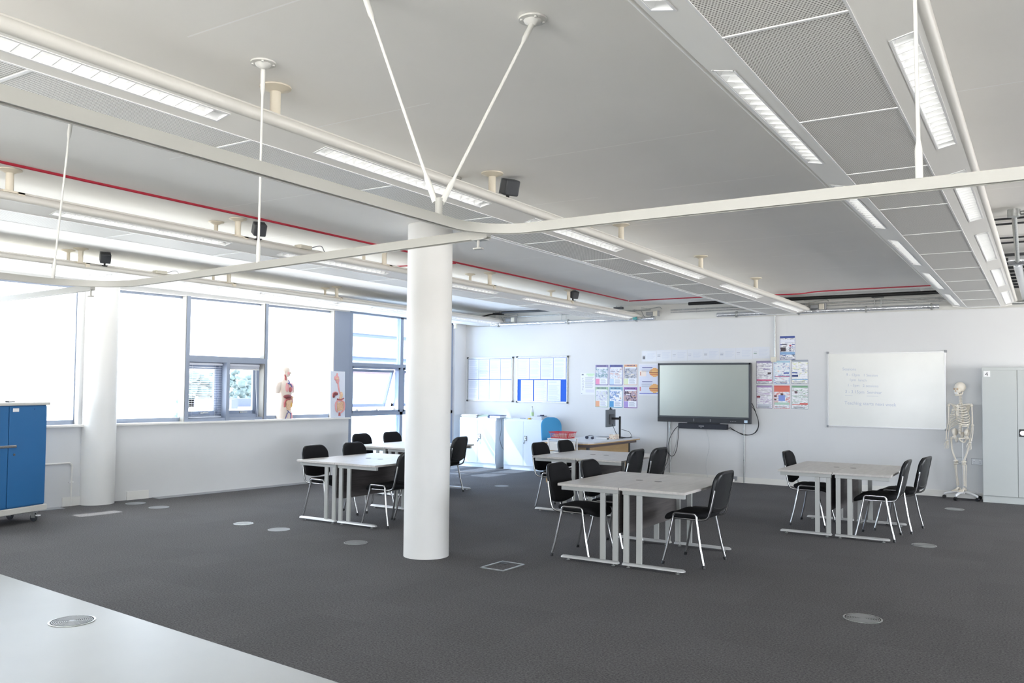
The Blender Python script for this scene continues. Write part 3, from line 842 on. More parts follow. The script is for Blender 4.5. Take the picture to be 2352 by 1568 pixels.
def place_desk(x, y, flip, label, sx=1.0):
    rz = PI if flip else 0
    loc = (x, y + (1.42 if flip else 0), 0)
    g = 'grey topped desks pushed together in pairs'
    if not used[0]:
        used[0] = True; o = desk0; o.location = loc; o.rotation_euler = (0, 0, rz); o['label'] = label; o['group'] = g
    else: o = dup(desk0, loc, rz, label, g)
    o.scale = (sx, 1, 1)
    return o
TABLES = [(-3.355, 7.19, 1.0, 'the front middle table'), (-5.215, 9.85, 1.02, 'the table nearest the teacher desk'), (-2.035, 10.0, .94, 'the right-hand table'),
          (-7.20, 7.46, .99, 'the table left of the column'), (-8.46, 9.83, 1.02, 'the far left table by the glazing')]
for (x, y, s, nm) in TABLES:
    place_desk(x, y, False, 'grey desk, left half of ' + nm, s)
    place_desk(x, y, True, 'grey desk, right half of ' + nm, s)

# ================================================================ CHAIRS (face +x)
def outline(w, z0, z1, top_r, n=40, sag=.03):
    pts = []
    for a in range(0, 91, 10): pts.append((w - top_r + top_r * math.cos(R(a)), z1 - top_r + top_r * math.sin(R(a)) * 1.0))
    for a in range(90, 181, 10): pts.append((-w + top_r + top_r * math.cos(R(a)), z1 - top_r + top_r * math.sin(R(a)) * 1.0))
    pts.append((-w * .99, z0 + (z1 - z0) * .4))
    w2 = w * .95
    pts.append((-w2, z0 + .03))
    for k in range(0, 9):
        u = -w2 + 2 * w2 * k / 8
        pts.append((u * .96, z0 - sag * (1 - (u / w2) ** 2) + .012))
    pts.append((w2, z0 + .03)); pts.append((w * .99, z0 + (z1 - z0) * .4))
    return pts
def pad(mb, poly, prof, fn):
    cx = 0; cz = sum(p[1] for p in poly) / len(poly)
    rings = []
    for s, d in prof: rings.append([fn(cx + (p[0] - cx) * s, cz + (p[1] - cz) * s, d) for p in poly])
    return mb.rings(rings, caps=True)
def make_chair():
    t = thing('stacking_chair', 'x', 'chair', (0, 0, 0))
    # legs: inverted U each side, split at mid-top
    for sy in (-1, 1):
        top = .487
        def leg(sx):
            fx = .205 * sx; fy = .275 * sy
            pts = [(fx, fy, .012), (fx * .80, .262 * sy, .18), (.118 * sx, .240 * sy, .43)]
            pts += [(.118 * sx - .03 * sx * (1 - math.cos(R(a))), .238 * sy, .445 + .042 * math.sin(R(a))) for a in range(20, 91, 14)]
            pts += [(0, .237 * sy, top)]
            MB().tube(pts, .0115, 10).build('leg', CHROME, t)
            return fx, fy
        for sx in (1, -1):
            fx, fy = leg(sx)
            MB().cyl((fx * 1.01, fy * 1.01, 0), (fx * .97, fy * .995, .03), .0145, n=12).build('leg_cap', PLB, t)
        bar = MB().cyl((.125, .222 * sy, .435), (-.125, .222 * sy, .435), .009, n=10)
        bar.cyl((.125, .19 * sy, .43), (.125, .24 * sy, .43), .008, n=8); bar.cyl((-.125, .19 * sy, .43), (-.125, .24 * sy, .43), .008, n=8)
        bar.build('seat_rail', CHROME, t)
        pts = bez([(.02, .222 * sy, .436), (-.15, .222 * sy, .436), (-.215, .224 * sy, .455), (-.242, .225 * sy, .51), (-.262, .222 * sy, .60), (-.285, .215 * sy, .72)], 30)
        MB().tube(pts, .0105, 10).build('back_upright', CHROME, t)
    MB().cyl((.11, -.225, .425), (.11, .225, .425), .009, n=8).cyl((-.11, -.225, .425), (-.11, .225, .425), .009, n=8).build('cross_bar', CHROME, t)
    # seat pad
    poly = []
    for k in range(36):
        a = 2 * PI * k / 36
        c, s_ = math.cos(a), math.sin(a); p = .42
        poly.append((.232 * math.copysign(abs(s_) ** p, s_), .225 * math.copysign(abs(c) ** p, c)))
    def sf(u, v, d):
        x = v + .02; y = u
        z = .472 + d - .030 * max(0, (x - .10) / .14) ** 2 * 1.6 - .012 * (1 - (y / .23) ** 2) + .012 * max(0, (-x - .05) / .16)
        return (x, y, z)
    pad(MB(), poly, [(.02, .030), (.5, .030), (.8, .028), (.93, .020), (.99, .006), (1.0, -.006), (.97, -.02), (.9, -.03), (.5, -.034), (.02, -.034)], sf).build('seat', FABB, t, angle=60)
    # backrest: fabric pad in front, plastic shell behind
    pb = outline(.218, .52, .885, .105)
    def bf(u, v, d): return (-.232 - (v - .52) * .22 + d + .42 * u * u, u, v)
    pad(MB(), pb, [(.02, .022), (.55, .024), (.85, .020), (.95, .012), (.985, 0), (.98, -.008), (.02, -.008)], bf).build('backrest', FABB, t, angle=60)
    sh = pad(MB(), pb, [(.9, -.008), (.99, -.006), (1.02, -.012), (1.02, -.026), (.985, -.036), (.88, -.038), (.86, -.032), (.6, -.032), (.02, -.032)], bf)
    sh.build('back_shell', PLB, t, angle=50)
    return t
chair0 = make_chair(); cu = [False]
def place_chair(x, y, face, label):
    g = 'black stacking chairs around the tables'
    rz = R(face)
    if not cu[0]:
        cu[0] = True; chair0.location = (x, y, 0); chair0.rotation_euler = (0, 0, rz); chair0['label'] = label; chair0['group'] = g; return chair0
    return dup(chair0, (x, y, 0), rz, label, g)
b = 'black padded chair '
place_chair(-3.93, 7.60, 0, b + 'on the left of the front middle table, nearer one')
place_chair(-3.85, 8.17, 2, b + 'on the left of the front middle table, farther one')
place_chair(-2.87, 7.87, 178, b + 'alone on the right of the front middle table')
place_chair(-5.72, 10.30, 0, b + 'on the left of the table behind, nearer one')
place_chair(-5.70, 11.0, 0, b + 'on the left of the table behind, before the drawer trolley')
place_chair(-4.70, 9.97, 180, b + 'on the right of the table behind, nearer one, seen from the back')
place_chair(-4.60, 10.50, 177, b + 'on the right of the table behind, farther one, seen from the back')
place_chair(-2.46, 10.95, 0, b + 'alone on the left of the right-hand table')
place_chair(-1.62, 10.40, 181, b + 'on the right of the right-hand table, nearer one')
place_chair(-1.50, 11.12, 174, b + 'on the right of the right-hand table, farther one')
place_chair(-7.66, 7.88, 0, b + 'on the left of the table left of the column, nearer one')
place_chair(-7.67, 8.62, 0, b + 'on the left of the table left of the column, farther one')
place_chair(-6.67, 7.87, 180, b + 'on the right of the left table, partly behind the column')
place_chair(-6.62, 8.40, 180, b + 'mostly hidden behind the central column')
place_chair(-9.06, 10.30, 0, b + 'with only its top showing at the far left table, left one')
place_chair(-9.06, 11.05, 0, b + 'with only its top showing at the far left table, beside the column')
place_chair(-7.97, 10.66, 186, b + 'turned away, right of the column by the white cabinets')

# ================================================================ OUTSIDE
ov = WB()
hc = WM.inverted() @ Vector((-12.71, 5.23, 0))
hx0, hx1, hy0, hy1 = hc.x - .16, hc.x + .16, hc.y - .30, hc.y + .30  # slit in the added eaves, shaping the sun patch on the floor
ov.box(-2.2, -19, 3.3, hx0, .4, 3.42); ov.box(hx1, -19, 3.3, -.3, .4, 3.42)
ov.box(hx0, -19, 3.3, hx1, hy0, 3.42); ov.box(hx0, hy1, 3.3, hx1, .4, 3.42)
struct('sun_blocker_left', ov, WHITE, smooth=False)       # unseen eaves, added to keep the sun off the windows
struct('sun_blocker_front', MB().box(-13, -8.3, 2.5, 7, -7.0, 2.6), WHITE, smooth=False)  # unseen overhang, added to keep sun out of the rear wall openings
def tree(x, y, z0, h, r, label, seed):
    rnd = random.Random(seed)
    t = thing('tree', label, 'tree', (x, y, z0), 0, 'trees on the hill outside')
    MB().tube([(0, 0, 0), (.1, 0, h * .5)], [.22, .12], 8).build('trunk', BARK, t)
    m = MB()
    for k in range(60):
        a = rnd.random() * 2 * PI; u = rnd.random(); rr = r * (1 - .55 * u) * rnd.random() ** .5
        q = r * (.12 + .13 * rnd.random())
        m.ell((rr * math.cos(a), rr * math.sin(a), h * (.38 + .55 * u)), (q, q, q * .8), 8, 6)
    m.build('canopy', GREEN, t)
TL = ['round tree seen through the louvre blind, left part', 'tall pointed tree behind the venetian blind', 'low bushy tree seen at the bottom of the blind', 'tree beside the casement centre post', 'dark tree in the middle of the open casement view',
      'small tree left of the dark one in the right casement', 'tree near the right edge of the right casement', 'low hedge-like tree above the flat roof']
for k, (f, d, h, r) in enumerate([(.06, 62, 9.0, 1.5), (.36, 88, 10.4, 1.2), (.20, 75, 8.8, 1.9), (.50, 100, 9.4, 2.2), (.74, 66, 8.6, 1.5), (.62, 80, 9.8, 1.0), (.93, 84, 9.6, 1.6), (.85, 104, 9.0, 2.0)]):
    yy = 8.2 + f * 1.35; v = Vector((-10.95, yy, 0)).normalized()
    tree(v.x * d, v.y * d, -6, h, r, TL[k], k)
t = thing('flat_roof_building', 'low pale flat roofed building seen through the casements', 'building', (-26, 21.4, -6), 0)
MB().box(-2.5, 0, 0, 0, 9, 6.75).build('wall', WHITE, t, smooth=False)
cp = MB(); cp.box(-2.5, 0, 6.75, -2.2, 9, 7.1); cp.box(-2.5, 8.7, 6.75, 0, 9, 7.1); cp.box(-2.5, 0, 6.75, 0, .3, 7.1)
cp.build('parapet', mat('slate_coping', (66, 72, 92), .7), t, smooth=False)
t = thing('neighbouring_building', 'white ribbed building with red panels seen through the tall glazing', 'building', (-16.2, 15, -6), 0)
NB = mat('white_cladding', (235, 235, 238), .6)
MB().box(-.9, 0, 0, 0, 7.2, 14).build('wall', NB, t, smooth=False)
for z in (8.4, 9.05, 9.7, 10.4): MB().prism([(0, z), (.45, z - .06), (.45, z + .0), (0, z + .08)], 'y', 1.7, 5.4).build('rib', mat('rib_shade', (74, 76, 96), .6), t, smooth=False)  # dark colour on white ribs stands in for their shaded undersides
MB().box(0, 1.7, 8.0, .05, 5.4, 8.3).build('band', mat('pink_band', (108, 84, 90), .6), t, smooth=False)
for z in (7.5, 8.5, 9.5): MB().box(-.02, 6.1, z, .06, 6.9, z + .75).build('red_panel', mat('red_panel', (120, 40, 44), .6), t, smooth=False)
MB().box(-.9, 7.2, 0, .2, 16, 14).build('side_wall', mat('bluegrey_cladding', (62, 76, 98), .6), t, smooth=False)

# ---- venetian blinds in the casements
ALU = mat('blind_aluminium', (222, 226, 236), .35, metal=.1)
t = thing('venetian_blind', 'lowered aluminium venetian blind in the left casement', 'blind', (0, 0, 0), 0, 'venetian blinds in the casements')
WB().box(-.135, W3A + .01, 1.955, -.10, YM - .035, 1.985).build('head_rail', ALU, t, smooth=False)
for k in range(28):
    z = 1.17 + k * .0278
    fl = k < 17 or True
    m = WB(); a = R(12)
    c = -.118; dx = .012 * math.cos(a); dz = .012 * math.sin(a)
    m.prism([(c - dx, z - dz), (c + dx, z + dz), (c + dx, z + dz + .0012), (c - dx, z - dz + .0012)], 'y', W3A + .015, YM - .04)
    m.build('slat', ALU, t, smooth=False)
WB().box(-.13, W3A + .012, 1.142, -.106, YM - .037, 1.155).build('bottom_rail', ALU, t, smooth=False)
m = WB()
for y in (W3A + .12, YM - .15): m.cyl((-.118, y, 1.15), (-.118, y, 1.96), .0012, n=5)
m.build('ladder_cord', WHITE, t)
t = thing('venetian_blind', 'raised aluminium venetian blind bunched at the top of the right casement', 'blind', (0, 0, 0), 0, 'venetian blinds in the casements')
WB().box(-.135, YM + .035, 1.955, -.10, W3B - .03, 1.985).build('head_rail', ALU, t, smooth=False)
m = WB()
for k in range(12): m.box(-.13, YM + .04, 1.915 + k * .0032, -.105, W3B - .035, 1.917 + k * .0032)
m.build('slat_stack', ALU, t, smooth=False)
WB().box(-.13, YM + .038, 1.895, -.105, W3B - .033, 1.910).build('bottom_rail', WHITE, t, smooth=False)
WB().tube([(-.10, W3B - .10, 1.93), (-.09, W3B - .10, 1.6), (-.07, W3B - .07, 1.10)], .003, 6).build('wand', WHITE, t)

# ================================================================ LEFT WALL THINGS
m = WB(); m.tube([(.012, wl(5.0), .575), (.012, wl(6.50), .58), (.012, wl(6.53), .55), (.012, wl(6.53), .0)], .012, 8)
t = thing('pipe_run', 'thin white painted pipe on the wall between the blue trolley and column', 'pipe')
m.build('pipe', SKIRT, t)
m = WB(); m.box(0, wl(6.32), .56, .03, wl(6.36), .60); m.box(0, wl(6.51), .30, .03, wl(6.55), .34); m.build('clip', SKIRT, t, smooth=False) if False else None
for (y, z) in ((6.3, .58), (6.53, .32)): WB().box(0, wl(y) - .03, z - .008, .016, wl(y) + .03, z + .008).build('clip', WHITE, t, smooth=False)

def local(y, x=0.0):
    return WM @ Vector((x, wl(y), 0))
# blue tablet trolley
t = thing('charging_trolley', 'blue two-door charging trolley on castors at the left edge', 'trolley', (-10.20, 5.66, 0), R(13.3))
MB().box(-.50, -1.05, .20, -.012, 0, 1.385).build('body', BLUE, t, smooth=False, bevel=.004)
MB().box(-.53, -1.08, 1.385, .02, .03, 1.42).build('top', mat('trolley_trim', (205, 203, 196), .45), t, bevel=.008)
MB().box(-.53, -1.07, .13, .02, .02, .20).build('base_tray', mat('trolley_trim', 0), t, bevel=.006)
for (a, b_, lab) in ((-.515, -.008, 0), (-1.04, -.525, 1)):
    d = MB().box(-.012, a, .215, .006, b_, 1.375).build('door', BLUE, t, smooth=False, bevel=.003)
    MB().box(.006, (a + .04) if lab == 0 else a + .02, 1.315, .0075, (a + .12) if lab == 0 else a + .1, 1.355).build('label_plate', WHITE, d, smooth=False)
    if lab == 0:
        for k in range(9): MB().box(.006, -.19 + k * .019, 1.333, .0066, -.177 + k * .019, 1.349).build('lettering', mat('trolley_ink', (24, 70, 130), .5), d, smooth=False) if k == 0 else None
        MB().cyl((.006, a + .07, .82), (.014, a + .07, .82), .014, n=16).build('lock', CHROME, d)
MB().box(.006, -.65, .90, .022, -.42, .932).build('latch_bar', CHROME, t, bevel=.006)
def castor(par, x, y, r=.045, m_=BLACK, brake=False):
    c = MB().box(x - .03, y - .03, r * 2 + .012, x + .03, y + .03, r * 2 + .03).box(x - .028, y - .018, r * .9, x + .028, y - .013, r * 2 + .015).box(x - .028, y + .013, r * .9, x + .028, y + .018, r * 2 + .015)
    o = c.build('castor', GALV, par, smooth=False)
    MB().cyl((x, y - .012, r), (x, y + .012, r), r, n=20).build('wheel', m_, o)
    if brake: MB().box(x + .02, y - .01, r * 1.4, x + .075, y + .03, r * 1.7).build('brake', WHITE, o, bevel=.003)
for (x, y) in ((-.06, -.09), (-.44, -.09), (-.06, -.95), (-.44, -.95)): castor(t, x, y, .047, DGREY, True)
tag(MB(Matrix.Translation((-10.32, 5.30, 1.42)) @ Matrix.Rotation(R(30), 4, 'Z')).box(-.015, -.07, 0, .015, .05, .012).box(-.02, -.09, 0, .02, -.07, .018).build('staple_remover', DGREY, bevel=.004), 'small dark object lying on top of the blue trolley', 'tool')

# ---- anatomical torso on the window board
p = local(10.02, -.09)
t = thing('anatomy_torso', 'anatomical torso model with open chest standing on the window sill', 'anatomy model', (p.x, p.y, ZS), R(12))
def ring(cx, cy, z, a, b_, n=28, pw=.85):
    out = []
    for k in range(n):
        q = 2 * PI * k / n; c, s_ = math.cos(q), math.sin(q)
        out.append((cx + a * math.copysign(abs(c) ** pw, c), cy + b_ * math.copysign(abs(s_) ** pw, s_), z))
    return out
body = MB()
body.rings([ring(0, 0, .10, .085, .145), ring(0, 0, .16, .088, .150), ring(.005, 0, .24, .080, .130), ring(.01, 0, .32, .080, .122), ring(.012, 0, .42, .092, .140), ring(.012, 0, .50, .100, .156),
            ring(.008, 0, .57, .096, .168), ring(-.002, 0, .615, .080, .160), ring(-.01, 0, .645, .060, .105), ring(-.01, 0, .665, .048, .062), ring(-.002, 0, .70, .045, .050), ring(.004, 0, .745, .046, .048)])
for sy in (-1, 1):
    body.rings([ring(.0, .085 * sy, .0, .070, .066), ring(0, .082 * sy, .06, .078, .070), ring(0, .075 * sy, .13, .082, .074)])
    body.rings([ring(0, .205 * sy, .43, .040, .036), ring(0, .203 * sy, .47, .045, .042), ring(-.002, .19 * sy, .54, .052, .05), ring(-.004, .165 * sy, .60, .05, .05), ring(-.006, .13 * sy, .625, .04, .05)])
body.build('body', SKIN, t, angle=80)
hd = bpy.data.objects.new('head', None)
HM = Matrix.Translation((.01, 0, .785)) @ Matrix.Rotation(R(28), 4, 'Z')
h = MB(HM)
h.ell((-.012, 0, .022), (.088, .068, .078), 24, 16); h.ell((.022, 0, -.022), (.062, .054, .062), 20, 12)
h.ell((.045, 0, -.055), (.035, .036, .026), 16, 10)
h.rings([[(.078, .006, .012), (.078, -.006, .012), (.072, 0, .016)], [(.104, .012, -.022), (.104, -.012, -.022), (.086, 0, -.030)]])
h.ell((.092, 0, -.018), (.013, .011, .010), 10, 8); h.ell((.080, 0, -.040), (.008, .020, .006), 12, 6); h.ell((.078, 0, -.052), (.009, .018, .006), 12, 6)
for sy in (-1, 1): h.ell((.0, .066 * sy, -.004), (.018, .008, .028), 12, 8); h.ell((.066, .026 * sy, .012), (.012, .014, .005), 10, 6)
hobj = h.build('head', SKIN, t, angle=80)
for sy in (-1, 1): MB(HM).ell((.074, .026 * sy, .0), (.009, .012, .008), 12, 8).build('eye', WHITE, hobj)
q = MB(HM); q.ell((.055, -.03, -.02), (.022, .026, .03), 12, 8); q.build('face_muscle', ORG_P, hobj)
MB().tube([(.035, -.028, .645), (.042, -.035, .70), (.03, -.045, .745)], [.016, .014, .010], 10).build('neck_muscle', ORG_R, t)
MB().tube([(.05, .01, .60), (.048, .006, .66), (.046, 0, .72)], [.014, .012, .012], 12).build('trachea', BONE, t)
MB().ell((.075, -.055, .52), (.045, .055, .085), 18, 12).build('lung', ORG_P, t)
MB().ell((.075, .06, .52), (.045, .055, .085), 18, 12).build('lung', ORG_P, t)
MB().ell((.108, .01, .49), (.026, .036, .045), 14, 10).build('heart', ORG_R, t)
MB().tube(bez([(.10, -.05, .60), (.112, 0, .585), (.11, .03, .57), (.12, .045, .53)], 14), .009, 8).tube([(.09, -.02, .66), (.105, 0, .59)], .008, 8).build('blue_vein', ORG_B, t)
MB().ell((.085, -.025, .375), (.048, .105, .038), 18, 10).build('liver', ORG_L, t)
MB().ell((.095, .065, .36), (.035, .045, .03), 14, 8).build('stomach', ORG_Y, t)
it = MB()
rnd = random.Random(3)
for k in range(7):
    z = .31 - k * .024; w = .085 - .007 * k
    it.tube(bez([(.088, -w, z), (.105, -w * .4, z - .012), (.108, w * .4, z + .008), (.088, w, z - .004)], 14), .014, 8)
it.build('intestine', ORG_Y, t)
MB().tube(bez([(.08, -.095, .20), (.085, -.105, .27), (.10, -.07, .325), (.108, 0, .33), (.10, .075, .325), (.085, .10, .27), (.08, .09, .20)], 30), .016, 8).build('colon', ORG_R, t)
MB().ell((.105, .035, .235), (.022, .045, .055), 12, 10).build('fat_apron', ORG_O, t)
MB().tube(bez([(.088, -.04, .15), (.092, .0, .12), (.085, .07, .08), (.08, .08, .0)], 16), .007, 8).tube(bez([(.088, .0, .12), (.088, -.05, .06), (.08, -.07, .0)], 14), .006, 8).build('leg_vessel', ORG_B, t)
MB().tube([(.078, .095, .10), (.078, .10, .0)], .02, 8).build('thigh_muscle', ORG_P, t)
MB().box(-.10, -.16, -.0, .10, .16, .004).build('base_board', WHITE, t, smooth=False)

# ---- relief board of the digestive system
p = local(11.06, .04)
t = thing('relief_board', 'tall white board with a relief of the digestive system leaning at the sill end', 'anatomy model', (p.x, p.y, ZS), TH + 0.0)
BM_ = Matrix.Rotation(R(-1.2), 4, 'Y')
MB(BM_).box(-.012, -.165, 0, .008, .165, .82).build('board', mat('board_white', (214, 220, 232), .4), t, bevel=.004)
def rel(name, m_, fn):
    q = MB(BM_); fn(q); return q.build(name, m_, t)
rel('mouth_cavity', ORG_P, lambda q: (q.ell((.012, -.03, .70), (.018, .055, .05), 14, 8), q.ell((.012, -.01, .66), (.016, .04, .06), 14, 8), q.ell((.014, -.02, .76), (.01, .02, .03), 10, 6)))
rel('tongue', ORG_Y, lambda q: q.ell((.025, -.03, .69), (.012, .03, .022), 12, 8))
rel('gullet', ORG_P, lambda q: q.tube(bez([(.014, 0, .64), (.014, .01, .55), (.014, .03, .47), (.014, .05, .42)], 14), .013, 8))
rel('liver', ORG_L, lambda q: (q.ell((.014, -.055, .42), (.022, .06, .028), 16, 8), q.ell((.014, -.095, .385), (.018, .03, .035), 12, 8)))
rel('liver_edge', ORG_P, lambda q: q.tube(bez([(.014, -.125, .37), (.014, -.115, .43), (.014, -.06, .455), (.014, .0, .44)], 14), .008, 8))
rel('stomach', ORG_Y, lambda q: (q.ell((.014, .075, .40), (.022, .035, .06), 14, 8), q.ell((.014, .055, .35), (.018, .03, .03), 12, 8)))
rel('pancreas', ORG_R, lambda q: q.tube(bez([(.016, -.02, .33), (.018, .04, .315), (.018, .09, .325), (.016, .13, .34)], 14), [.013] * 15 if False else .013, 8))
def gut(q):
    for k in range(7):
        z = .27 - k * .022
        q.tube(bez([(.014, -.02, z), (.02, .03, z - .014), (.02, .07, z + .004), (.014, .12, z - .008)], 12), .011, 6)
rel('intestine', ORG_Y, gut)
rel('colon', ORG_P, lambda q: q.tube(bez([(.014, -.01, .10), (.014, -.045, .14), (.014, -.05, .25), (.014, .0, .30), (.014, .10, .295), (.014, .145, .25), (.014, .14, .15), (.014, .09, .10), (.014, .04, .08)], 36), .015, 8))
rel('rectum', ORG_R, lambda q: q.tube([(.014, .035, .09), (.014, .035, .03)], [.016, .022], 8))
p = local(9.55, -.02)
t = thing('flat_papers', 'thin white sheets lying on the window sill left of the torso', 'paper', (p.x, p.y, ZS), TH)
MB().box(-.11, -.16, .001, .03, .12, .006).build('sheet', PAPER, t, smooth=False)
p = local(10.35, -.02)
t = thing('flat_papers', 'thin white sheet lying on the window sill right of the torso', 'paper', (p.x, p.y, ZS), TH)
MB().box(-.06, -.1, .001, .03, .16, .005).build('sheet', PAPER, t, smooth=False)

# ================================================================ BACK WALL
def text_mesh(body, size, mat_, name, M, parent, ext=.0):
    cu_ = bpy.data.curves.new('tmp', 'FONT'); cu_.body = body; cu_.size = size; cu_.extrude = ext; cu_.resolution_u = 3
    o = bpy.data.objects.new('tmp', cu_); C.objects.link(o)
    bpy.context.view_layer.update()
    me = bpy.data.meshes.new_from_object(o)
    bpy.data.objects.remove(o); bpy.data.curves.remove(cu_)
    me.materials.clear(); me.materials.append(mat_); me.transform(M)
    q = bpy.data.objects.new(name, me); C.objects.link(q); q.parent = parent
    return q
FY = Matrix.Rotation(R(90), 4, 'X')      # text lying in XY -> standing, facing -y
YB = 15.0
# notice boards
def notice(x0, x1, z0, z1, label, col, name='notice_board'):
    t = thing(name, label, 'notice board', ((x0 + x1) / 2, YB, z0), 0, 'notice boards above the white cabinets')
    w = (x1 - x0) / 2; h = z1 - z0
    MB().box(-w + .01, -.014, .01, w - .01, -.002, h - .01).build('felt', col, t, smooth=False)
    f = MB()
    f.box(-w, -.022, 0, w, -.001, .02); f.box(-w, -.022, h - .02, w, -.001, h); f.box(-w, -.022, 0, -w + .02, -.001, h); f.box(w - .02, -.022, 0, w, -.001, h)
    f.build('frame', GALV, t, smooth=False)
    for sx in (-1, 1):
        for z in (0, h): MB().box(sx * w - .018, -.027, z - .018, sx * w + .018, -.001, z + .018).build('corner_cap', DGREY, t, bevel=.004)
    return t
FB = mat('felt_blue', (44, 96, 200), .9, noise=.05, nscale=80)
notice(-10.585, -9.43, 1.365, 2.285, 'left notice board covered by eight printed sheets, next to the glazing', mat('felt_grey', (120, 138, 176), .9))
notice(-9.325, -8.125, 1.36, 2.29, 'right notice board with strips of blue felt showing', FB)
def sheet(x0, x1, z0, z1, label, y=YB - .016, rows=14, name='printed_sheet', group='sheets pinned on the notice boards', m_=None, tilt=0):
    w = x1 - x0; h = z1 - z0; rnd = random.Random(int((x0 + 20) * 1000 + z0 * 77))
    M = Matrix.Rotation(tilt, 4, 'Y')
    q = MB(M).use(m_ or PAPERG).box(-w / 2, -.002, 0, w / 2, 0, h)
    q.use(INK)
    for k in range(rows):
        z = h * (.93 - .88 * k / rows); 
        if rnd.random() < .12: continue
        q.box(-w / 2 + .02, -.0024, z - .006, w / 2 - .02 - rnd.random() * w * .25, -.0021, z)
    o = q.build(name, None, None, smooth=False); o.location = ((x0 + x1) / 2, y, z0)
    return tag(o, label, 'paper', group)
ord4 = ['first', 'second', 'third', 'fourth']
for r_, (z0, z1) in enumerate(((1.83, 2.255), (1.385, 1.815))):
    for k in range(4):
        x0 = -10.56 + k * .277
        sheet(x0, x0 + .268, z0, z1, '%s printed sheet from the left in the %s row of the left notice board' % (ord4[k], ('top', 'bottom')[r_]), rows=22)
for k, (a, b_) in enumerate(((.022, .295), (.303, .568), (.576, .87), (.878, 1.165))):
    sheet(-9.325 + a, -9.325 + b_, 1.83, 2.262, '%s laminated sheet from the left in the top row of the right notice board' % ord4[k], rows=20)
for k, (a, b_) in enumerate(((.103, .397), (.425, .731), (.74, 1.045))):
    sheet(-9.325 + a, -9.325 + b_, 1.385, 1.815, '%s laminated sheet from the left between the blue felt strips' % ord4[k], rows=20)

# posters: art is a list of (u0,v0,u1,v1,colour) with v up
def colm(c):
    if not isinstance(c, tuple): return c
    return mat('print_%02x%02x%02x' % tuple(c), tuple(c), .35)
def poster(x0, x1, z0, z1, label, art, border=None, group='posters on the back wall', name='poster', lines=()):
    w = x1 - x0; h = z1 - z0
    q = MB().use(mat('poster_paper', (222, 223, 229), .3)).box(0, -.002, 0, w, 0, h)
    lay = .0022
    if border:
        q.use(colm(border)); bw = .012
        q.box(.006, -lay, .006, w - .006, -.002, .006 + bw); q.box(.006, -lay, h - .006 - bw, w - .006, -.002, h - .006)
        q.box(.006, -lay, .006, .006 + bw, -.002, h - .006); q.box(w - .006 - bw, -lay, .006, w - .006, -.002, h - .006)
    for i, (u0, v0, u1, v1, c) in enumerate(art):
        q.use(colm(c)); yy = .0024 + .0001 * i
        q.box(u0 * w, -yy, v0 * h, u1 * w, -.0021, v1 * h)
    q.use(INKD)
    for (u0, v, u1) in lines: q.box(u0 * w, -.0042, v * h, u1 * w, -.0040, v * h + .004)
    o = q.build(name, None, None, smooth=False); o.location = (x0, YB - .001, z0)
    return tag(o, label, 'poster', group)
def pict(seed, cols, sc_=(14, 1, 26), k=1.0):
    nm = 'picture_%d' % seed
    if nm in MATS: return MATS[nm]
    m = bpy.data.materials.new(nm); m.use_nodes = True; nt = m.node_tree; b = nt.nodes['Principled BSDF']; b.inputs['Roughness'].default_value = .3
    tc = nt.nodes.new('ShaderNodeTexCoord'); mp = nt.nodes.new('ShaderNodeMapping'); mp.inputs['Scale'].default_value = sc_; mp.inputs['Location'].default_value = (seed * 3.7, 0, seed * 1.3)
    nt.links.new(tc.outputs['Object'], mp.inputs[0])
    n = nt.nodes.new('ShaderNodeTexNoise'); n.inputs['Scale'].default_value = k; n.inputs['Detail'].default_value = 3; n.inputs['Roughness'].default_value = .6; n.inputs['Distortion'].default_value = .8
    nt.links.new(mp.outputs[0], n.inputs['Vector'])
    r = nt.nodes.new('ShaderNodeValToRGB'); nt.links.new(n.outputs[0], r.inputs[0]); r.color_ramp.interpolation = 'LINEAR'
    el = r.color_ramp.elements; L = len(cols)
    el[0].position = .30; el[0].color = (*srgb(cols[0]), 1); el[1].position = .70; el[1].color = (*srgb(cols[-1]), 1)
    for i in range(1, L - 1):
        e = el.new(.30 + .40 * i / (L - 1)); e.color = (*srgb(cols[i]), 1)
    nt.links.new(r.outputs[0], b.inputs['Base Color'])
    MATS[nm] = m; return m
def scatter(seed, cols, n=16, box=(.06, .30, .94, .86)):
    rnd = random.Random(seed); out = []
    for k in range(n):
        u = box[0] + rnd.random() * (box[2] - box[0]) * .8; v = box[1] + rnd.random() * (box[3] - box[1]) * .85
        out.append((u, v, min(box[2], u + .06 + rnd.random() * .26), min(box[3], v + .012 + rnd.random() * .04), rnd.choice(cols)))
    return out
def jobs(x0, z0, lab, top, pic, swatch, border, seed):
    art = [(.05, .86, .95, .985, top), (.05, .34, .95, .86, pict(seed, [pic[4], pic[1], pic[0], pic[3], pic[2]], (16, 1, 16)))]
    art += scatter(seed, pic, 5, (.07, .45, .93, .80))
    art += [(.10, .80, .88, .87, (226, 228, 236)), (.04, .05, .34, .32, swatch), (.34, .06, .90, .32, (232, 233, 240))]
    tit = [(.14 + .1 * k, .905, .20 + .1 * k, .955, (70, 66, 110)) for k in range(7)]
    lines = [(.4, .10 + .035 * k, .84 - .04 * (k % 3)) for k in range(6)]
    poster(x0, x0 + .292, z0, z0 + .412, lab, art + tit, border, 'six careers style posters left of the screen', lines=lines)
GX = [-7.512, -7.205, -6.898]
jobs(GX[0], 1.712, 'violet-topped poster with a pink square, top left of the left six', (122, 112, 158), [(176, 186, 196), (110, 150, 156), (196, 196, 178), (206, 210, 226), (140, 146, 170)], (222, 140, 178), (94, 84, 140), 1)
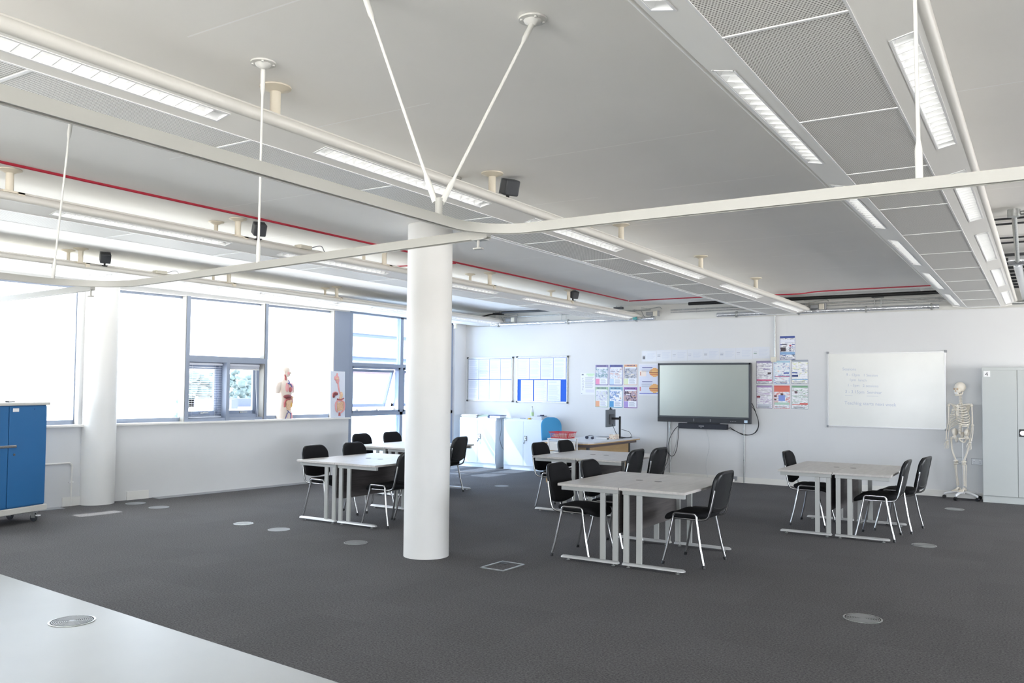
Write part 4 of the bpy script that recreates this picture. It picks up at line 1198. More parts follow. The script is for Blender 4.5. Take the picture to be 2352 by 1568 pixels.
jobs(GX[1], 1.712, 'navy-topped poster, top middle of the left six', (72, 84, 148), [(196, 200, 212), (222, 186, 178), (170, 178, 196), (230, 232, 240), (150, 150, 170)], (186, 204, 226), (84, 92, 152), 2)
jobs(GX[2], 1.716, 'orange-topped poster, top right of the left six', (222, 170, 130), [(196, 198, 210), (92, 100, 120), (210, 214, 224), (160, 160, 166), (224, 216, 200)], (212, 220, 186), (206, 172, 150), 3)
jobs(GX[0], 1.278, 'green-topped poster with an orange square, bottom left of the left six', (156, 182, 150), [(214, 214, 226), (176, 178, 196), (232, 232, 238), (196, 204, 190), (150, 156, 170)], (226, 166, 130), (138, 168, 138), 4)
jobs(GX[1], 1.278, 'teal poster with a blue square, bottom middle of the left six', (120, 168, 186), [(228, 230, 236), (92, 130, 190), (206, 176, 160), (240, 240, 244), (150, 160, 176)], (72, 146, 196), (86, 146, 170), 5)
jobs(GX[2], 1.278, 'purple poster, bottom right of the left six', (140, 92, 168), [(170, 150, 170), (86, 66, 76), (226, 220, 226), (190, 150, 130), (60, 54, 70)], (166, 146, 206), (130, 84, 150), 6)
# food poster partly behind the screen
art = [(.04, .04, .92, .96, (214, 216, 230)), (.04, .045, .92, .075, (110, 116, 190)), (.16, .86, .62, .885, (96, 98, 150)), (.16, .42, .62, .445, (96, 98, 150)), (.04, .60, .34, .78, (236, 222, 214)), (.07, .63, .11, .74, (190, 130, 110)), (.05, .14, .10, .27, (206, 120, 110))]
for v in (.56, .06):
    for k in range(11):
        s_ = math.sin(PI * (k + .5) / 11) ** .6; c = [(226, 168, 104)] * 3 + [(196, 92, 60), (230, 190, 110), (150, 60, 40), (228, 180, 110)] + [(224, 164, 100)] * 4
        art.append((.72 - .24 * s_, v + .02 + k * .026, .72 + .26 * s_, v + .046 + k * .026, c[k]))
art = [a for a in art]
poster(-6.585, -6.13, 1.53, 2.135, 'poster with two burger-like food pictures, partly behind the screen', art, None, lines=[(.14, .80 - .03 * k, .60) for k in range(3)] + [(.14, .36 - .03 * k, .60) for k in range(4)])
fp = poster(-7.83, -7.52, 1.53, 1.955, 'white sheet with the word FOCUS written down its side', [(.40, .90, .98, .985, (190, 214, 184)), (.5, .84, .9, .90, (196, 218, 190)), (.06, .90, .2, .96, (96, 100, 120)), (.05, .03, .1, .06, (70, 80, 110)), (.35, .10, .95, .24, (206, 206, 232))], None, lines=[(.32, .8 - .045 * k, .92 - .05 * (k % 3)) for k in range(12)])
for k, ch in enumerate('FOCUS'):
    text_mesh(ch, .050, INKD, 'lettering', Matrix.Translation((.035, -.0045, .295 - k * .052)) @ FY, fp)
# strip of eight laminated sheets above the screen
for k in range(8):
    x0 = -6.52 + k * .304; z0 = 2.175 + k * .0045 + (.006 if k % 3 == 1 else 0)
    lab = ['leftmost', 'second', 'third', 'fourth', 'fifth', 'sixth', 'seventh', 'rightmost'][k]
    q = MB().use(PAPERG).box(0, -.002, 0, .299, 0, .205)
    q.use(INK)
    for j in range(6): q.box(.11, -.0024, .15 - j * .02, .27 - .02 * (j % 3), -.0021, .153 - j * .02)
    q.use(mat('ink_mid', (150, 154, 168), .5)).box(.015, -.0025, .115, .075, -.0021, .121)
    q.use(colm([(110, 112, 120), (160, 164, 176), (196, 200, 212), (190, 192, 204), (176, 178, 186), (170, 176, 190), (200, 202, 212), (150, 168, 160)][k])).box(.016, -.0026, .045 if k == 0 else .08, .07, -.0021, .10)
    o = q.build('laminated_sheet', None, None, smooth=False); o.location = (x0, YB - .001 - .0005 * (k % 2), z0)
    tag(o, '%s of the eight glossy laminated sheets in a row above the screen' % lab, 'paper', 'laminated sheets above the screen')
# right-hand posters
def subj(x0, z0, w, h, lab, cols, border, seed, extra=()):
    art = [(.04, .03, .96, .97, pict(seed, [cols[4], cols[3], (236, 236, 240), (236, 236, 240), cols[0], (226, 226, 232)], (9, 1, 42))), (.05, .90, .95, .97, cols[0])] + scatter(seed, cols, 12, (.05, .16, .95, .88)) + list(extra)
    poster(x0, x0 + w, z0, z0 + h, lab, art, border, 'posters right of the screen', lines=[(.12, .05 + .03 * k, .8) for k in range(3)])
WH = (238, 238, 242); 
subj(-3.925, 2.18, .275, .425, 'blue poster on its own above the six right of the screen', [(66, 84, 150), WH, (196, 200, 220), (70, 70, 90), (206, 202, 214), WH], (62, 76, 140), 21, [(.05, .72, .95, .84, (224, 226, 236)), (.08, .36, .40, .52, (70, 62, 70)), (.05, .22, .95, .33, (130, 166, 206)), (.62, .56, .74, .62, (170, 60, 80)), (.62, .46, .72, .50, (60, 60, 80)), (.62, .38, .72, .42, (60, 60, 80))])
HX = [-4.335, -4.03, -3.725]
subj(HX[0], 1.757, .292, .418, 'white poster with a magenta band, top left of the right six', [(150, 140, 176), WH, WH, (170, 170, 184), (206, 200, 206), WH], (52, 52, 66), 22, [(.05, .14, .95, .20, (206, 70, 120)), (.7, .42, .9, .5, (80, 70, 76))])
subj(HX[1], 1.757, .292, .418, 'pale blue poster, top middle of the right six', [(176, 206, 220), WH, (190, 210, 232), (110, 130, 180), (232, 206, 200), WH], (96, 150, 200), 23, [(.1, .30, .95, .34, (190, 120, 150)), (.6, .44, .92, .5, (86, 100, 170))])
subj(HX[2], 1.760, .292, .425, 'white and yellow poster with blue marks, top right of the right six', [(170, 176, 186), WH, WH, (226, 226, 176), (110, 130, 170), (206, 206, 210)], (76, 84, 104), 24, [(.05, .30, .4, .38, (50, 66, 120)), (.05, .44, .36, .5, (96, 112, 168)), (.05, .18, .95, .21, (120, 170, 210))])
subj(HX[0], 1.325, .292, .418, 'poster with a purple heading, bottom left of the right six', [(170, 140, 190), WH, WH, (190, 186, 196), (210, 206, 214), WH], (70, 60, 80), 25, [(.05, .46, .25, .54, (140, 60, 70)), (.08, .04, .9, .2, (200, 204, 214))])
subj(HX[1], 1.325, .292, .418, 'red poster with a blue figure, bottom middle of the right six', [(206, 96, 84), WH, (222, 170, 160), (190, 200, 216), (224, 216, 214), WH], (206, 110, 110), 26, [(.05, .72, .95, .92, (214, 112, 96)), (.3, .34, .68, .58, (130, 150, 214)), (.42, .58, .58, .66, (90, 60, 56)), (.05, .18, .95, .28, (176, 206, 190)), (.05, .5, .2, .58, (110, 60, 60)), (.05, .36, .18, .42, (96, 70, 70))])
subj(HX[2], 1.325, .292, .418, 'green-headed poster, bottom right of the right six', [(120, 164, 130), WH, WH, (186, 190, 190), (206, 186, 186), WH], (90, 120, 110), 27, [(.5, .2, .95, .26, (206, 84, 74)), (.2, .66, .36, .76, (110, 90, 96)), (.05, .18, .5, .21, (206, 84, 74))])

# ---- interactive screen
t = thing('wall_screen', 'large dark framed flat touch screen on the back wall', 'screen', (-5.265, 14.9, 1.05))
w, h = .872, 1.085
MB().box(-w, -.03, 0, w, .04, h).build('case', DGREY, t, bevel=.008)
f = MB(); f.box(-w, -.042, .0, w, -.03, .115); f.box(-w, -.040, h - .035, w, -.03, h); f.box(-w, -.040, 0, -w + .035, -.03, h); f.box(w - .035, -.040, 0, w, -.03, h)
f.build('bezel', mat('bezel_grey', (62, 67, 72), .35), t, bevel=.003)
sm = mat('screen_reflection', (176, 182, 176), .26, metal=.6)  # pale base colour stands in for the room reflected in a dark screen
MB().box(-w + .034, -.036, .114, w - .034, -.031, h - .034).build('display', sm, t, smooth=False)
bb = MB().box(-w + .002, -.050, .002, w - .002, -.042, .085).build('control_bar', mat('bar_black', (36, 39, 45), .4), t, bevel=.003)
MB().box(w - .11, -.0505, .02, w - .05, -.0499, .065).build('sticker', mat('sticker_white', (196, 216, 230), .5), t, smooth=False)
for k in range(4): MB().box(w - .36 + k * .03, -.0505, .035, w - .345 + k * .03, -.0499, .043).build('button', GREYM, t, smooth=False)
MB().box(-.17, -.052, .02, -.16, -.05, .07).build('port_cover', GREYM, t, smooth=False); MB().box(.14, -.052, .02, .15, -.05, .07).build('port_cover', GREYM, t, smooth=False)
MB().box(-.7, .04, .3, .7, .099, .8).build('wall_mount', DGREY, t, smooth=False)
t = thing('sound_bar', 'black sound bar fixed below the screen', 'speaker', (-5.285, 14.93, .935))
MB().box(-.455, -.06, 0, .455, .06, .095).build('case', mat('soundbar_black', (30, 33, 44), .6), t, bevel=.006)
MB().box(-.06, -.0608, .045, .04, -.06, .062).build('badge', GREYM, t, smooth=False); MB().box(-.03, -.0608, .02, .0, -.06, .028).build('display', GREYM, t, smooth=False)
MB().box(-.3, .0, .095, .3, .06, .115).build('bracket', DGREY, t, smooth=False)
# cables
YC = 14.965
gc = 'cables on the wall under the screen'
wire('power_cable', [(-4.40, YC, 1.42), (-4.33, YC, 1.25), (-4.28, YC, 1.05), (-4.34, YC, .90), (-4.52, YC, .85), (-4.68, YC, .91), (-4.80, YC - .02, .985)], .0065, BLACK, 'black cable looping from the right side of the screen to the sound bar', group=gc)
wire('power_cable', [(-4.40, YC + .01, 1.36), (-4.32, YC + .01, 1.22), (-4.29, YC + .01, 1.02), (-4.38, YC + .01, .88), (-4.55, YC + .01, .865), (-4.82, YC - .01, .965)], .0045, BLACK, 'thinner black cable beside the loop right of the sound bar', group=gc)
wire('power_cable', [(-5.76, YC, .985), (-5.86, YC, .88), (-5.95, YC, .70), (-5.97, YC, .50), (-5.93, YC, .42), (-5.86, YC, .42), (-5.80, YC, .55), (-5.77, YC, .80), (-5.76, YC, .93)], .0055, BLACK, 'black cable hanging in a long loop left of the sound bar', group=gc)
wire('power_cable', [(-5.985, YC + .01, 1.06), (-5.99, YC + .01, .75), (-6.0, YC + .01, .55), (-5.97, YC + .01, .40), (-6.03, YC + .01, .22), (-6.16, YC + .01, .12), (-6.2, YC - .01, .02)], .0055, DGREY, 'dark cable dropping to the floor along the left conduit', group=gc)
wire('power_cable', [(-5.77, YC - .01, .93), (-5.82, YC - .01, .6), (-5.93, YC - .01, .30), (-6.05, YC - .01, .12), (-6.12, YC - .02, .01)], .004, GREYM, 'thin grey cable slanting down left under the sound bar', group=gc)
wire('power_cable', [(-5.25, YC + .02, .94), (-5.20, YC + .02, .75), (-5.19, YC + .02, .58), (-5.24, YC + .02, .35), (-5.235, YC + .02, .15), (-5.19, YC + .02, .01)], .004, mat('pale_cable', (186, 188, 190), .5), 'pale thin cable hanging from the middle of the sound bar', group=gc)
def vconduit(x, z0, z1, lab, clips, r=.012):
    conduit('wall_conduit', (x, 14.985, z0), (x, 14.985, z1), r, GALV if r > .011 else SKIRT, lab, 'conduit', clips, 'vertical conduits on the back wall')
vconduit(-5.94, .1, 1.05, 'thin steel conduit below the left end of the screen', (.42, .85), .0115)
vconduit(-4.545, .0, 1.05, 'thin steel conduit below the right end of the screen', (.38, .82), .0115)
vconduit(-4.0, 2.23, 2.955, 'thin steel conduit dropping from the ceiling beside the blue poster', (), .0125)
t = thing('wall_box', 'small beige switch box at the foot of the ceiling conduit', 'switch box', (-4.02, 14.98, 2.19)); MB().box(-.045, -.03, -.045, .045, .02, .045).build('box', BEIGE, t, bevel=.005)
t = thing('wall_box', 'small grey outlet box on the skirting behind the front right chair', 'switch box', (-4.70, 14.96, .035)); MB().box(-.035, -.03, 0, .035, .02, .075).build('box', GREYM, t, bevel=.004)
def socket(x, lab):
    t = thing('wall_socket', lab, 'socket', (x, 15.0, .53), 0, 'double power sockets')
    MB().box(-.075, -.012, 0, .075, -.001, .09).build('plate', mat('socket_plate', (214, 216, 219), .3), t, bevel=.003)
    for sx in (-1, 1):
        MB().box(sx * .04 - .010, -.015, .06, sx * .04 + .010, -.012, .078).build('rocker', WHITE, t, smooth=False)
        g = MB(); g.box(sx * .04 - .003, -.0128, .038, sx * .04 + .003, -.012, .052); g.box(sx * .04 - .014, -.0128, .018, sx * .04 - .006, -.012, .023); g.box(sx * .04 + .006, -.0128, .018, sx * .04 + .014, -.012, .023)
        g.build('pin_hole', DGREY, t, smooth=False)
    MB().box(-.078, -.0005, -.003, .078, .0, .093).build('shadow_rim', DGREY, t, smooth=False)  # dark sheet edging the plate, painted in place of its shadow
socket(-1.13, 'double power socket behind the skeleton legs'); socket(-.905, 'double power socket between the skeleton and the grey locker')

# ---- whiteboard
t = thing('whiteboard', 'wide white drywipe board with faint handwriting', 'whiteboard', (-2.22, 15.0, 1.055))
w, h = .895, 1.24
MB().box(-w + .01, -.014, .01, w - .01, -.002, h - .01).build('writing_surface', mat('whiteboard', (224, 224, 219), .22, noise=.02, nscale=3), t, smooth=False)
f = MB(); f.box(-w, -.022, 0, w, -.001, .018); f.box(-w, -.022, h - .018, w, -.001, h); f.box(-w, -.022, 0, -w + .018, -.001, h); f.box(w - .018, -.022, 0, w, -.001, h)
f.build('frame', mat('board_frame', (206, 206, 206), .35, metal=.3), t, smooth=False)
for sx in (-1, 1):
    for z in (0, h): MB().box(sx * w - .02, -.026, z - .02, sx * w + .02, -.001, z + .02).build('corner_cap', GREYM, t, bevel=.006)
PEN = mat('faint_pen', (176, 182, 196), .5)
for (x, z, s_, tx) in ((-.66, .945, .065, 'Sessions'), (-.60, .85, .06, '9 - 12pm   1 Session'), (-.55, .765, .06, '1pm  lunch'), (-.58, .675, .06, '1 - 3pm   2 sessions'), (-.62, .565, .07, '3 - 3.15pm  Seminar'), (-.63, .375, .075, 'Teaching starts next week')):
    text_mesh(tx, s_, PEN, 'handwriting', Matrix.Translation((x, -.0146, z)) @ FY @ Matrix.Rotation(R(-1.5), 4, 'Z'), t)
MB().box(-.62, -.0146, .515, -.50, -.0142, .519).box(-.28, -.0146, .515, -.10, -.0142, .519).build('underline', PEN, t, smooth=False)

# ---- grey locker
t = thing('steel_locker', 'tall pale grey two-door steel locker at the right edge', 'cupboard', (-.35, 14.80, 0))
W2 = .46
MB().box(-W2, -.17, 0, W2, .195, 2.03).build('body', LOCK, t, smooth=False, bevel=.004)
for sx in (-1, 1):
    MB().box(-W2 + .006 if sx < 0 else .003, -.19, .105, -.003 if sx < 0 else W2 - .006, -.17, 1.985).build('door', LOCK, t, bevel=.003)
MB().box(.02, -.196, 1.00, .10, -.19, 1.11).build('handle_plate', BLACK, t, bevel=.006)
MB().cyl((.065, -.196, 1.055), (.065, -.206, 1.055), .035, n=24).box(.055, -.216, 1.025, .075, -.204, 1.085).build('handle', CHROME, t)
sg = MB().box(-.435, -.1925, 1.885, -.345, -.190, 1.975).build('number_label', WHITE, t, smooth=False)
text_mesh('4', .085, BLACK, 'number', Matrix.Translation((-.415, -.1935, 1.897)) @ FY, sg)

# ---- white cabinets
def cabinet(x0, x1, lab):
    cx_ = (x0 + x1) / 2; w = (x1 - x0) / 2
    t = thing('low_cabinet', lab, 'cupboard', (cx_, 14.74, 0), 0, 'low white steel cabinets')
    MB().box(-w, -.22, 0, w, .235, 1.02).build('body', CABW, t, smooth=False, bevel=.003)
    for sx in (-1, 1):
        MB().box(-w + .008 if sx < 0 else .002, -.236, .09, -.002 if sx < 0 else w - .008, -.22, .975).build('door', CABW, t, bevel=.003)
    MB().box(.015, -.242, .59, .085, -.236, .69).build('handle_plate', DGREY, t, bevel=.01)
    MB().box(.024, -.244, .60, .076, -.242, .68).box(.045, -.26, .625, .058, -.243, .66).build('handle', CHROME, t, bevel=.002)
    k = MB().cyl((.05, -.256, .60), (.03, -.256, .545), .006, n=8).box(.018, -.258, .53, .034, -.254, .56)
    k.build('key', DGREY, t)
    MB().box(-w + .01, -.2215, .995, -w + .06, -.2195, 1.005).build('maker_plate', GREYM, t, smooth=False)
cabinet(-10.44, -9.52, 'low white cabinet in the corner with stacks of paper on top')
cabinet(-9.335, -8.385, 'low white cabinet with a bottle on top, left of the blue chair')
wire('data_cable', [(-9.49, 14.66, 1.0), (-9.46, 14.62, .93), (-9.45, 14.60, .80), (-9.48, 14.60, .60), (-9.44, 14.60, .45), (-9.38, 14.62, .36)], .005, DGREY, 'thin dark cable hanging in the gap between the two cabinets')
def stack(x, y, z, w, d, n, lab, cols, cat='paper', name='paper_stack', rz=0, th=.006):
    rnd = random.Random(int(x * 100)); t = thing(name, lab, cat, (x, y, z), rz)
    for k in range(n):
        a = (rnd.random() - .5) * .04; b_ = (rnd.random() - .5) * .03
        MB().box(-w / 2 + a, -d / 2 + b_, k * th, w / 2 + a, d / 2 + b_, (k + .85) * th).build('bundle', cols[k % len(cols)], t, smooth=False)
LIL = mat('lilac_card', (196, 186, 206), .6); GRC = mat('green_card', (168, 190, 170), .6)
stack(-10.22, 14.68, 1.02, .38, .28, 7, 'loose heap of white papers at the left end of the corner cabinet', [PAPER, LIL, PAPER, PAPER], th=.009)
stack(-9.90, 14.70, 1.02, .26, .24, 6, 'pile of papers with a green folder in the middle of the corner cabinet', [PAPER, PAPER, GRC, PAPER, DGREY, GRC], th=.009)
t = thing('lever_arch_file', 'dark blue lever arch file lying at the right end of the corner cabinet', 'folder', (-9.60, 14.66, 1.02))
FBL = mat('file_blue', (70, 84, 128), .5)
MB().box(-.13, -.12, 0, .16, .12, .006).box(-.13, -.12, .058, .16, .12, .064).box(-.13, -.12, 0, -.122, .12, .064).build('cover', FBL, t, smooth=False)
MB().box(-.11, -.11, .008, .15, .11, .052).build('contents', PAPER, t, smooth=False)
stack(-9.0, 14.70, 1.02, .34, .24, 2, 'loose white sheets on the left half of the right cabinet', [PAPER], th=.005)
tag(MB().cyl((-8.98, 14.56, 1.036), (-8.84, 14.55, 1.036), .005, n=8).build('pencil', mat('pencil_grey', (120, 130, 160), .5)), 'grey pencil lying on papers on the right cabinet', 'pencil')
tag(MB().lathe([(.018, 0), (.034, 0), (.034, .025), (.018, .025), (.018, 0)], n=24, cap=False).build('tape_roll', mat('tape_yellow', (222, 176, 70), .4), loc=(-8.76, 14.57, 1.02)), 'yellow tape roll on the right cabinet in front of the bottle', 'tape')
tag(MB().box(-.012, -.008, 0, .012, .008, .02).build('usb_stick', BLACK, loc=(-8.68, 14.56, 1.02), bevel=.003), 'tiny black object beside the yellow tape roll', 'tool')
t = thing('drink_bottle', 'clear plastic bottle with a green label on the right cabinet', 'bottle', (-8.80, 14.74, 1.02))
PLA = mat('clear_plastic', (222, 230, 236), .15, alpha=.75)
MB().lathe([(.028, 0), (.034, .01), (.033, .11), (.034, .15), (.022, .20), (.013, .225), (.013, .24)], n=24).build('body', PLA, t)
MB().lathe([(.0345, .07), (.0345, .14)], n=24, cap=False).build('label', mat('label_green', (176, 204, 150), .5), t)
MB().lathe([(.015, .238), (.015, .258)], n=16).build('cap', GREYM, t)
stack(-8.56, 14.66, 1.02, .22, .30, 7, 'tall stack of white paper at the right end of the right cabinet', [PAPER], th=.009)
t = thing('hole_punch', 'flat dark gadget lying on the tall paper stack', 'gadget', (-8.52, 14.66, 1.083))
MB().box(-.09, -.05, 0, .09, .05, .012).build('base', mat('gadget_blue', (64, 70, 96), .5), t, bevel=.004); MB().box(-.035, -.03, .012, .035, .03, .032).build('lever', mat('gadget_blue', 0), t, bevel=.008)

# ================================================================ TEACHER AREA
t = thing('teacher_desk', 'teacher desk with white top and tan end panel by the back wall', 'desk', (-6.98, 13.85, 0))
poly = [(-.47, -1.05), (.34, -1.05), (.42, -1.02), (.47, -.9), (.49, .0), (.49, 1.0), (-.47, 1.0)]
MB().prism(poly, 'z', .712, .736).build('top', DESKW, t, smooth=False)
MB().prism([(x * 1.004, y * 1.002) for x, y in poly], 'z', .694, .7115).build('edge_band', CWOOD, t, smooth=False)
MB().box(.36, -.98, .645, .44, .95, .694).box(-.44, -.98, .645, .36, -.94, .694).build('under_rail', mat('rail_brown', (96, 84, 82), .6), t, smooth=False)
MB().box(.36, -.90, .06, .382, .72, .66).build('modesty_panel', TAN, t, smooth=False)
MB().box(.355, .72, 0, .40, .76, .66).box(.355, -.95, 0, .40, -.90, .66).build('post', DGREY, t, smooth=False)
MB().box(-.44, .70, 0, .36, .73, .66).build('end_panel', TAN, t, smooth=False); MB().box(-.44, -.93, 0, .36, -.90, .645).build('end_panel', TAN, t, smooth=False)
# blue chair
t = thing('upholstered_chair', 'light blue upholstered chair behind the teacher desk', 'chair', (-7.85, 14.05, 0), R(-38))
pb = outline(.215, .52, 1.09, .17, sag=.02)
pad(MB(), pb, [(.02, .028), (.6, .028), (.88, .022), (.97, .010), (1.0, 0), (.98, -.014), (.9, -.022), (.02, -.024)], lambda u, v, d: (-.22 - (v - .52) * .12 + d + .25 * u * u, u, v)).build('backrest', BLUEC, t, angle=60)
MB().box(-.2, -.23, .44, .24, .23, .51).build('seat', BLUEC, t, bevel=.03, seg=3)
MB().tube([(.0, 0, .42), (-.2, 0, .42), (-.25, 0, .5), (-.26, 0, .62)], .018, 8).build('back_bar', BLACK, t)
MB().cyl((0, 0, .1), (0, 0, .44), .025, n=12).build('gas_lift', BLACK, t)
for k in range(5):
    a = 2 * PI * k / 5
    MB().beam((0, 0, .10), (.27 * math.cos(a), .27 * math.sin(a), .075), .04, .025).build('base_leg', BLACK, t)
    MB().cyl((.27 * math.cos(a), .27 * math.sin(a) - .012, .025), (.27 * math.cos(a), .27 * math.sin(a) + .012, .025), .025, n=14).build('castor', BLACK, t)
# drawer trolley with red basket
t = thing('drawer_trolley', 'white framed drawer trolley beside the teacher desk', 'trolley', (-6.86, 12.50, 0))
fr = MB()
for x in (-.19, .17):
    for y in (-.16, .18): fr.box(x - .0, y - .02, .06, x + .02, y, .80)
fr.build('frame', WHITE, t, smooth=False)
MB().box(-.195, -.185, .80, .195, .185, .815).build('top', WHITE, t, bevel=.004)
for k in range(4):
    z = .12 + k * .165
    d = MB().box(-.165, -.170, z, .165, .15, z + .145).build('drawer', mat('drawer_white', (226, 226, 226), .5), t, bevel=.006)
    MB().box(-.06, -.182, z + .11, .06, -.170, z + .13).build('handle', WHITE, d, smooth=False)
for x in (-.17, .18):
    for y in (-.16, .16): MB().cyl((x, y - .01, .03), (x, y + .01, .03), .03, n=14).build('castor', GREYM, t)
t = thing('wire_basket', 'red plastic letter basket with papers on the drawer trolley', 'basket', (-6.86, 12.50, .815))
def bq(z): return .155 + .022 * z / .10, .125 + .022 * z / .10
def basket():
    m = MB()
    for z, hh in ((0, .014), (.092, .012)):
        a, b_ = bq(z)
        m.box(-a, -b_, z, a, -b_ + .006, z + hh); m.box(-a, b_ - .006, z, a, b_, z + hh); m.box(-a, -b_, z, -a + .006, b_, z + hh); m.box(a - .006, -b_, z, a, b_, z + hh)
    a, b_ = bq(.104); m.box(-a - .012, -b_ - .012, .10, a + .012, -b_, .106); m.box(-a - .012, b_, .10, a + .012, b_ + .012, .106); m.box(-a - .012, -b_, .10, -a, b_, .106); m.box(a, -b_, .10, a + .012, b_, .106)
    return m
basket().build('rim', REDP, t, smooth=False)
MB().box(-.155, -.125, 0, .155, .125, .003).build('floor', REDP, t, smooth=False)
mm = MB()
n = 17
for k in range(n):
    u = -1 + 2 * k / (n - 1)
    for sy in (-1, 1):
        a0, b0 = bq(0); a1, b1 = bq(.095); mm.beam((u * a0, sy * (b0 - .003), .01), (u * a1, sy * (b1 - .003), .095), .007 if abs(u) < .99 else .016, .003)
for k in range(9):
    u = -1 + 2 * k / 8
    for sx in (-1, 1):
        a0, b0 = bq(0); a1, b1 = bq(.095); mm.beam((sx * (a0 - .003), u * b0, .01), (sx * (a1 - .003), u * b1, .095), .007, .003)
mm.build('mesh_wall', REDP, t, smooth=False)
stack(-6.86, 12.50, .819, .26, .21, 8, 'cream papers inside the red basket', [mat('cream_paper', (226, 214, 196), .7), PAPER], th=.008)
# monitor
t = thing('desk_monitor', 'black desk monitor on a tall stand seen edge-on from behind', 'monitor', (-6.70, 14.42, .736), R(8))
MB().box(-.20, -.27, .205, -.172, .27, .525).build('panel', mat('monitor_back', (96, 102, 108), .45), t, bevel=.004)
MB().box(-.172, -.12, .25, -.150, .12, .44).build('rear_housing', DGREY, t, bevel=.006)
MB().box(-.2015, -.26, .215, -.200, .26, .515).build('display', BLACK, t, smooth=False)
MB().box(-.15, -.03, .34, -.02, .03, .38).build('arm', BLACK, t, bevel=.004)
MB().box(-.02, -.022, .012, .01, .022, .40).build('stand_pole', BLACK, t, bevel=.005)
MB().box(-.12, -.10, 0, .08, .10, .012).build('stand_base', BLACK, t, bevel=.004)
MB().box(-.195, -.05, .525, -.155, .01, .545).cyl((-.18, -.02, .545), (-.18, -.02, .565), .014, n=12).build('webcam', BLACK, t)
wire('monitor_cable', [(-6.86, 14.40, 1.0), (-6.78, 14.36, .88), (-6.70, 14.30, .80), (-6.62, 14.38, .755), (-6.57, 14.55, .745), (-6.58, 14.7, .742)], .005, BLACK, 'black cable curving from the monitor down across the desk')
wire('monitor_cable', [(-6.68, 14.42, .90), (-6.62, 14.45, .88), (-6.56, 14.52, .85), (-6.545, 14.58, .78), (-6.58, 14.6, .743)], .004, BLACK, 'thin black cable arching to the right of the monitor stand')
t = thing('headset', 'dark headset lying on the teacher desk near the front corner', 'headphones', (-6.98, 13.75, .736))
MB().ell((-.07, 0, .028), (.035, .03, .028), 14, 8).ell((.06, -.03, .024), (.032, .028, .024), 14, 8).build('ear_cup', mat('headset_dark', (50, 54, 72), .5), t)
MB().tube(bez([(-.07, 0, .045), (-.03, .05, .06), (.04, .04, .055), (.07, -.03, .035)], 16), .009, 8).build('headband', GREYM, t)
t = thing('paper_tray', 'white paper pad with grey edge on the teacher desk behind the headset', 'paper', (-6.85, 14.02, .736), R(10))
MB().box(-.10, -.14, 0, .10, .14, .03).build('pad', PAPER, t, smooth=False); MB().box(-.101, -.141, .030, .101, .141, .034).build('cover', GREYM, t, smooth=False)
tag(MB().ell((0, 0, .012), (.02, .014, .012), 12, 8).build('computer_mouse', BLACK, loc=(-6.66, 13.82, .736)), 'small black mouse on the teacher desk front edge', 'mouse')
t = thing('tissue_box', 'spotted tissue box on the teacher desk', 'box', (-6.66, 14.08, .736), R(8))
tb = mat('tissue_pattern', (214, 196, 178), .6)
nt = tb.node_tree; bsd = nt.nodes['Principled BSDF']; tc = nt.nodes.new('ShaderNodeTexCoord'); vo = nt.nodes.new('ShaderNodeTexVoronoi'); vo.inputs['Scale'].default_value = 38
nt.links.new(tc.outputs['Object'], vo.inputs['Vector']); rp = nt.nodes.new('ShaderNodeValToRGB'); nt.links.new(vo.outputs['Distance'], rp.inputs[0])
rp.color_ramp.elements[0].position = .25; rp.color_ramp.elements[0].color = (*srgb((180, 110, 100)), 1); rp.color_ramp.elements[1].position = .36; rp.color_ramp.elements[1].color = (*srgb((226, 214, 196)), 1)
nt.links.new(rp.outputs[0], bsd.inputs['Base Color'])
MB().box(-.06, -.11, 0, .06, .11, .082).build('carton', tb, t, smooth=False)
MB().ell((0, 0, .086), (.02, .03, .016), 10, 6).build('tissue', PAPER, t)

# ================================================================ SKELETON
t = thing('skeleton_model', 'full size anatomical skeleton on a white wheeled stand by the back wall', 'anatomy model', (-1.115, 14.74, 0), R(-112))
SK = Matrix.Translation((0, 0, .12)) @ Matrix.Scale(.985, 4)
def S(): return MB(SK)
# skull (turned slightly), facing local +x
SKH = SK @ Matrix.Translation((0, 0, 1.58)) @ Matrix.Rotation(R(-14), 4, 'Z')
q = MB(SKH); q.ell((-.012, 0, .052), (.092, .073, .080), 24, 16); q.ell((.042, 0, .0), (.048, .052, .046), 18, 12); q.box(.05, -.028, -.035, .082, .028, -.012)
for sy in (-1, 1): q.tube([(.07, .03 * sy, -.005), (.045, .058 * sy, .002), (0, .066 * sy, .004)], .008, 6)
sk = q.build('skull', BONE, t, angle=80)
q = MB(SKH)
for sy in (-1, 1): q.ell((.083, .027 * sy, .022), (.010, .018, .016), 14, 8)
q.ell((.090, 0, -.006), (.006, .010, .016), 10, 6); q.build('eye_socket', BONED, sk)
q = MB(SKH); q.tube([(-.0, .055, -.02), (.01, .052, -.055), (.06, .03, -.075), (.078, 0, -.078), (.06, -.03, -.075), (.01, -.052, -.055), (0, -.055, -.02)], .010, 8); q.box(.05, -.026, -.062, .076, .026, -.045)
q.build('jaw', BONE, sk)
MB(SKH).box(.064, -.024, -.046, .082, .024, -.034).build('teeth', WHITE, sk, smooth=False)
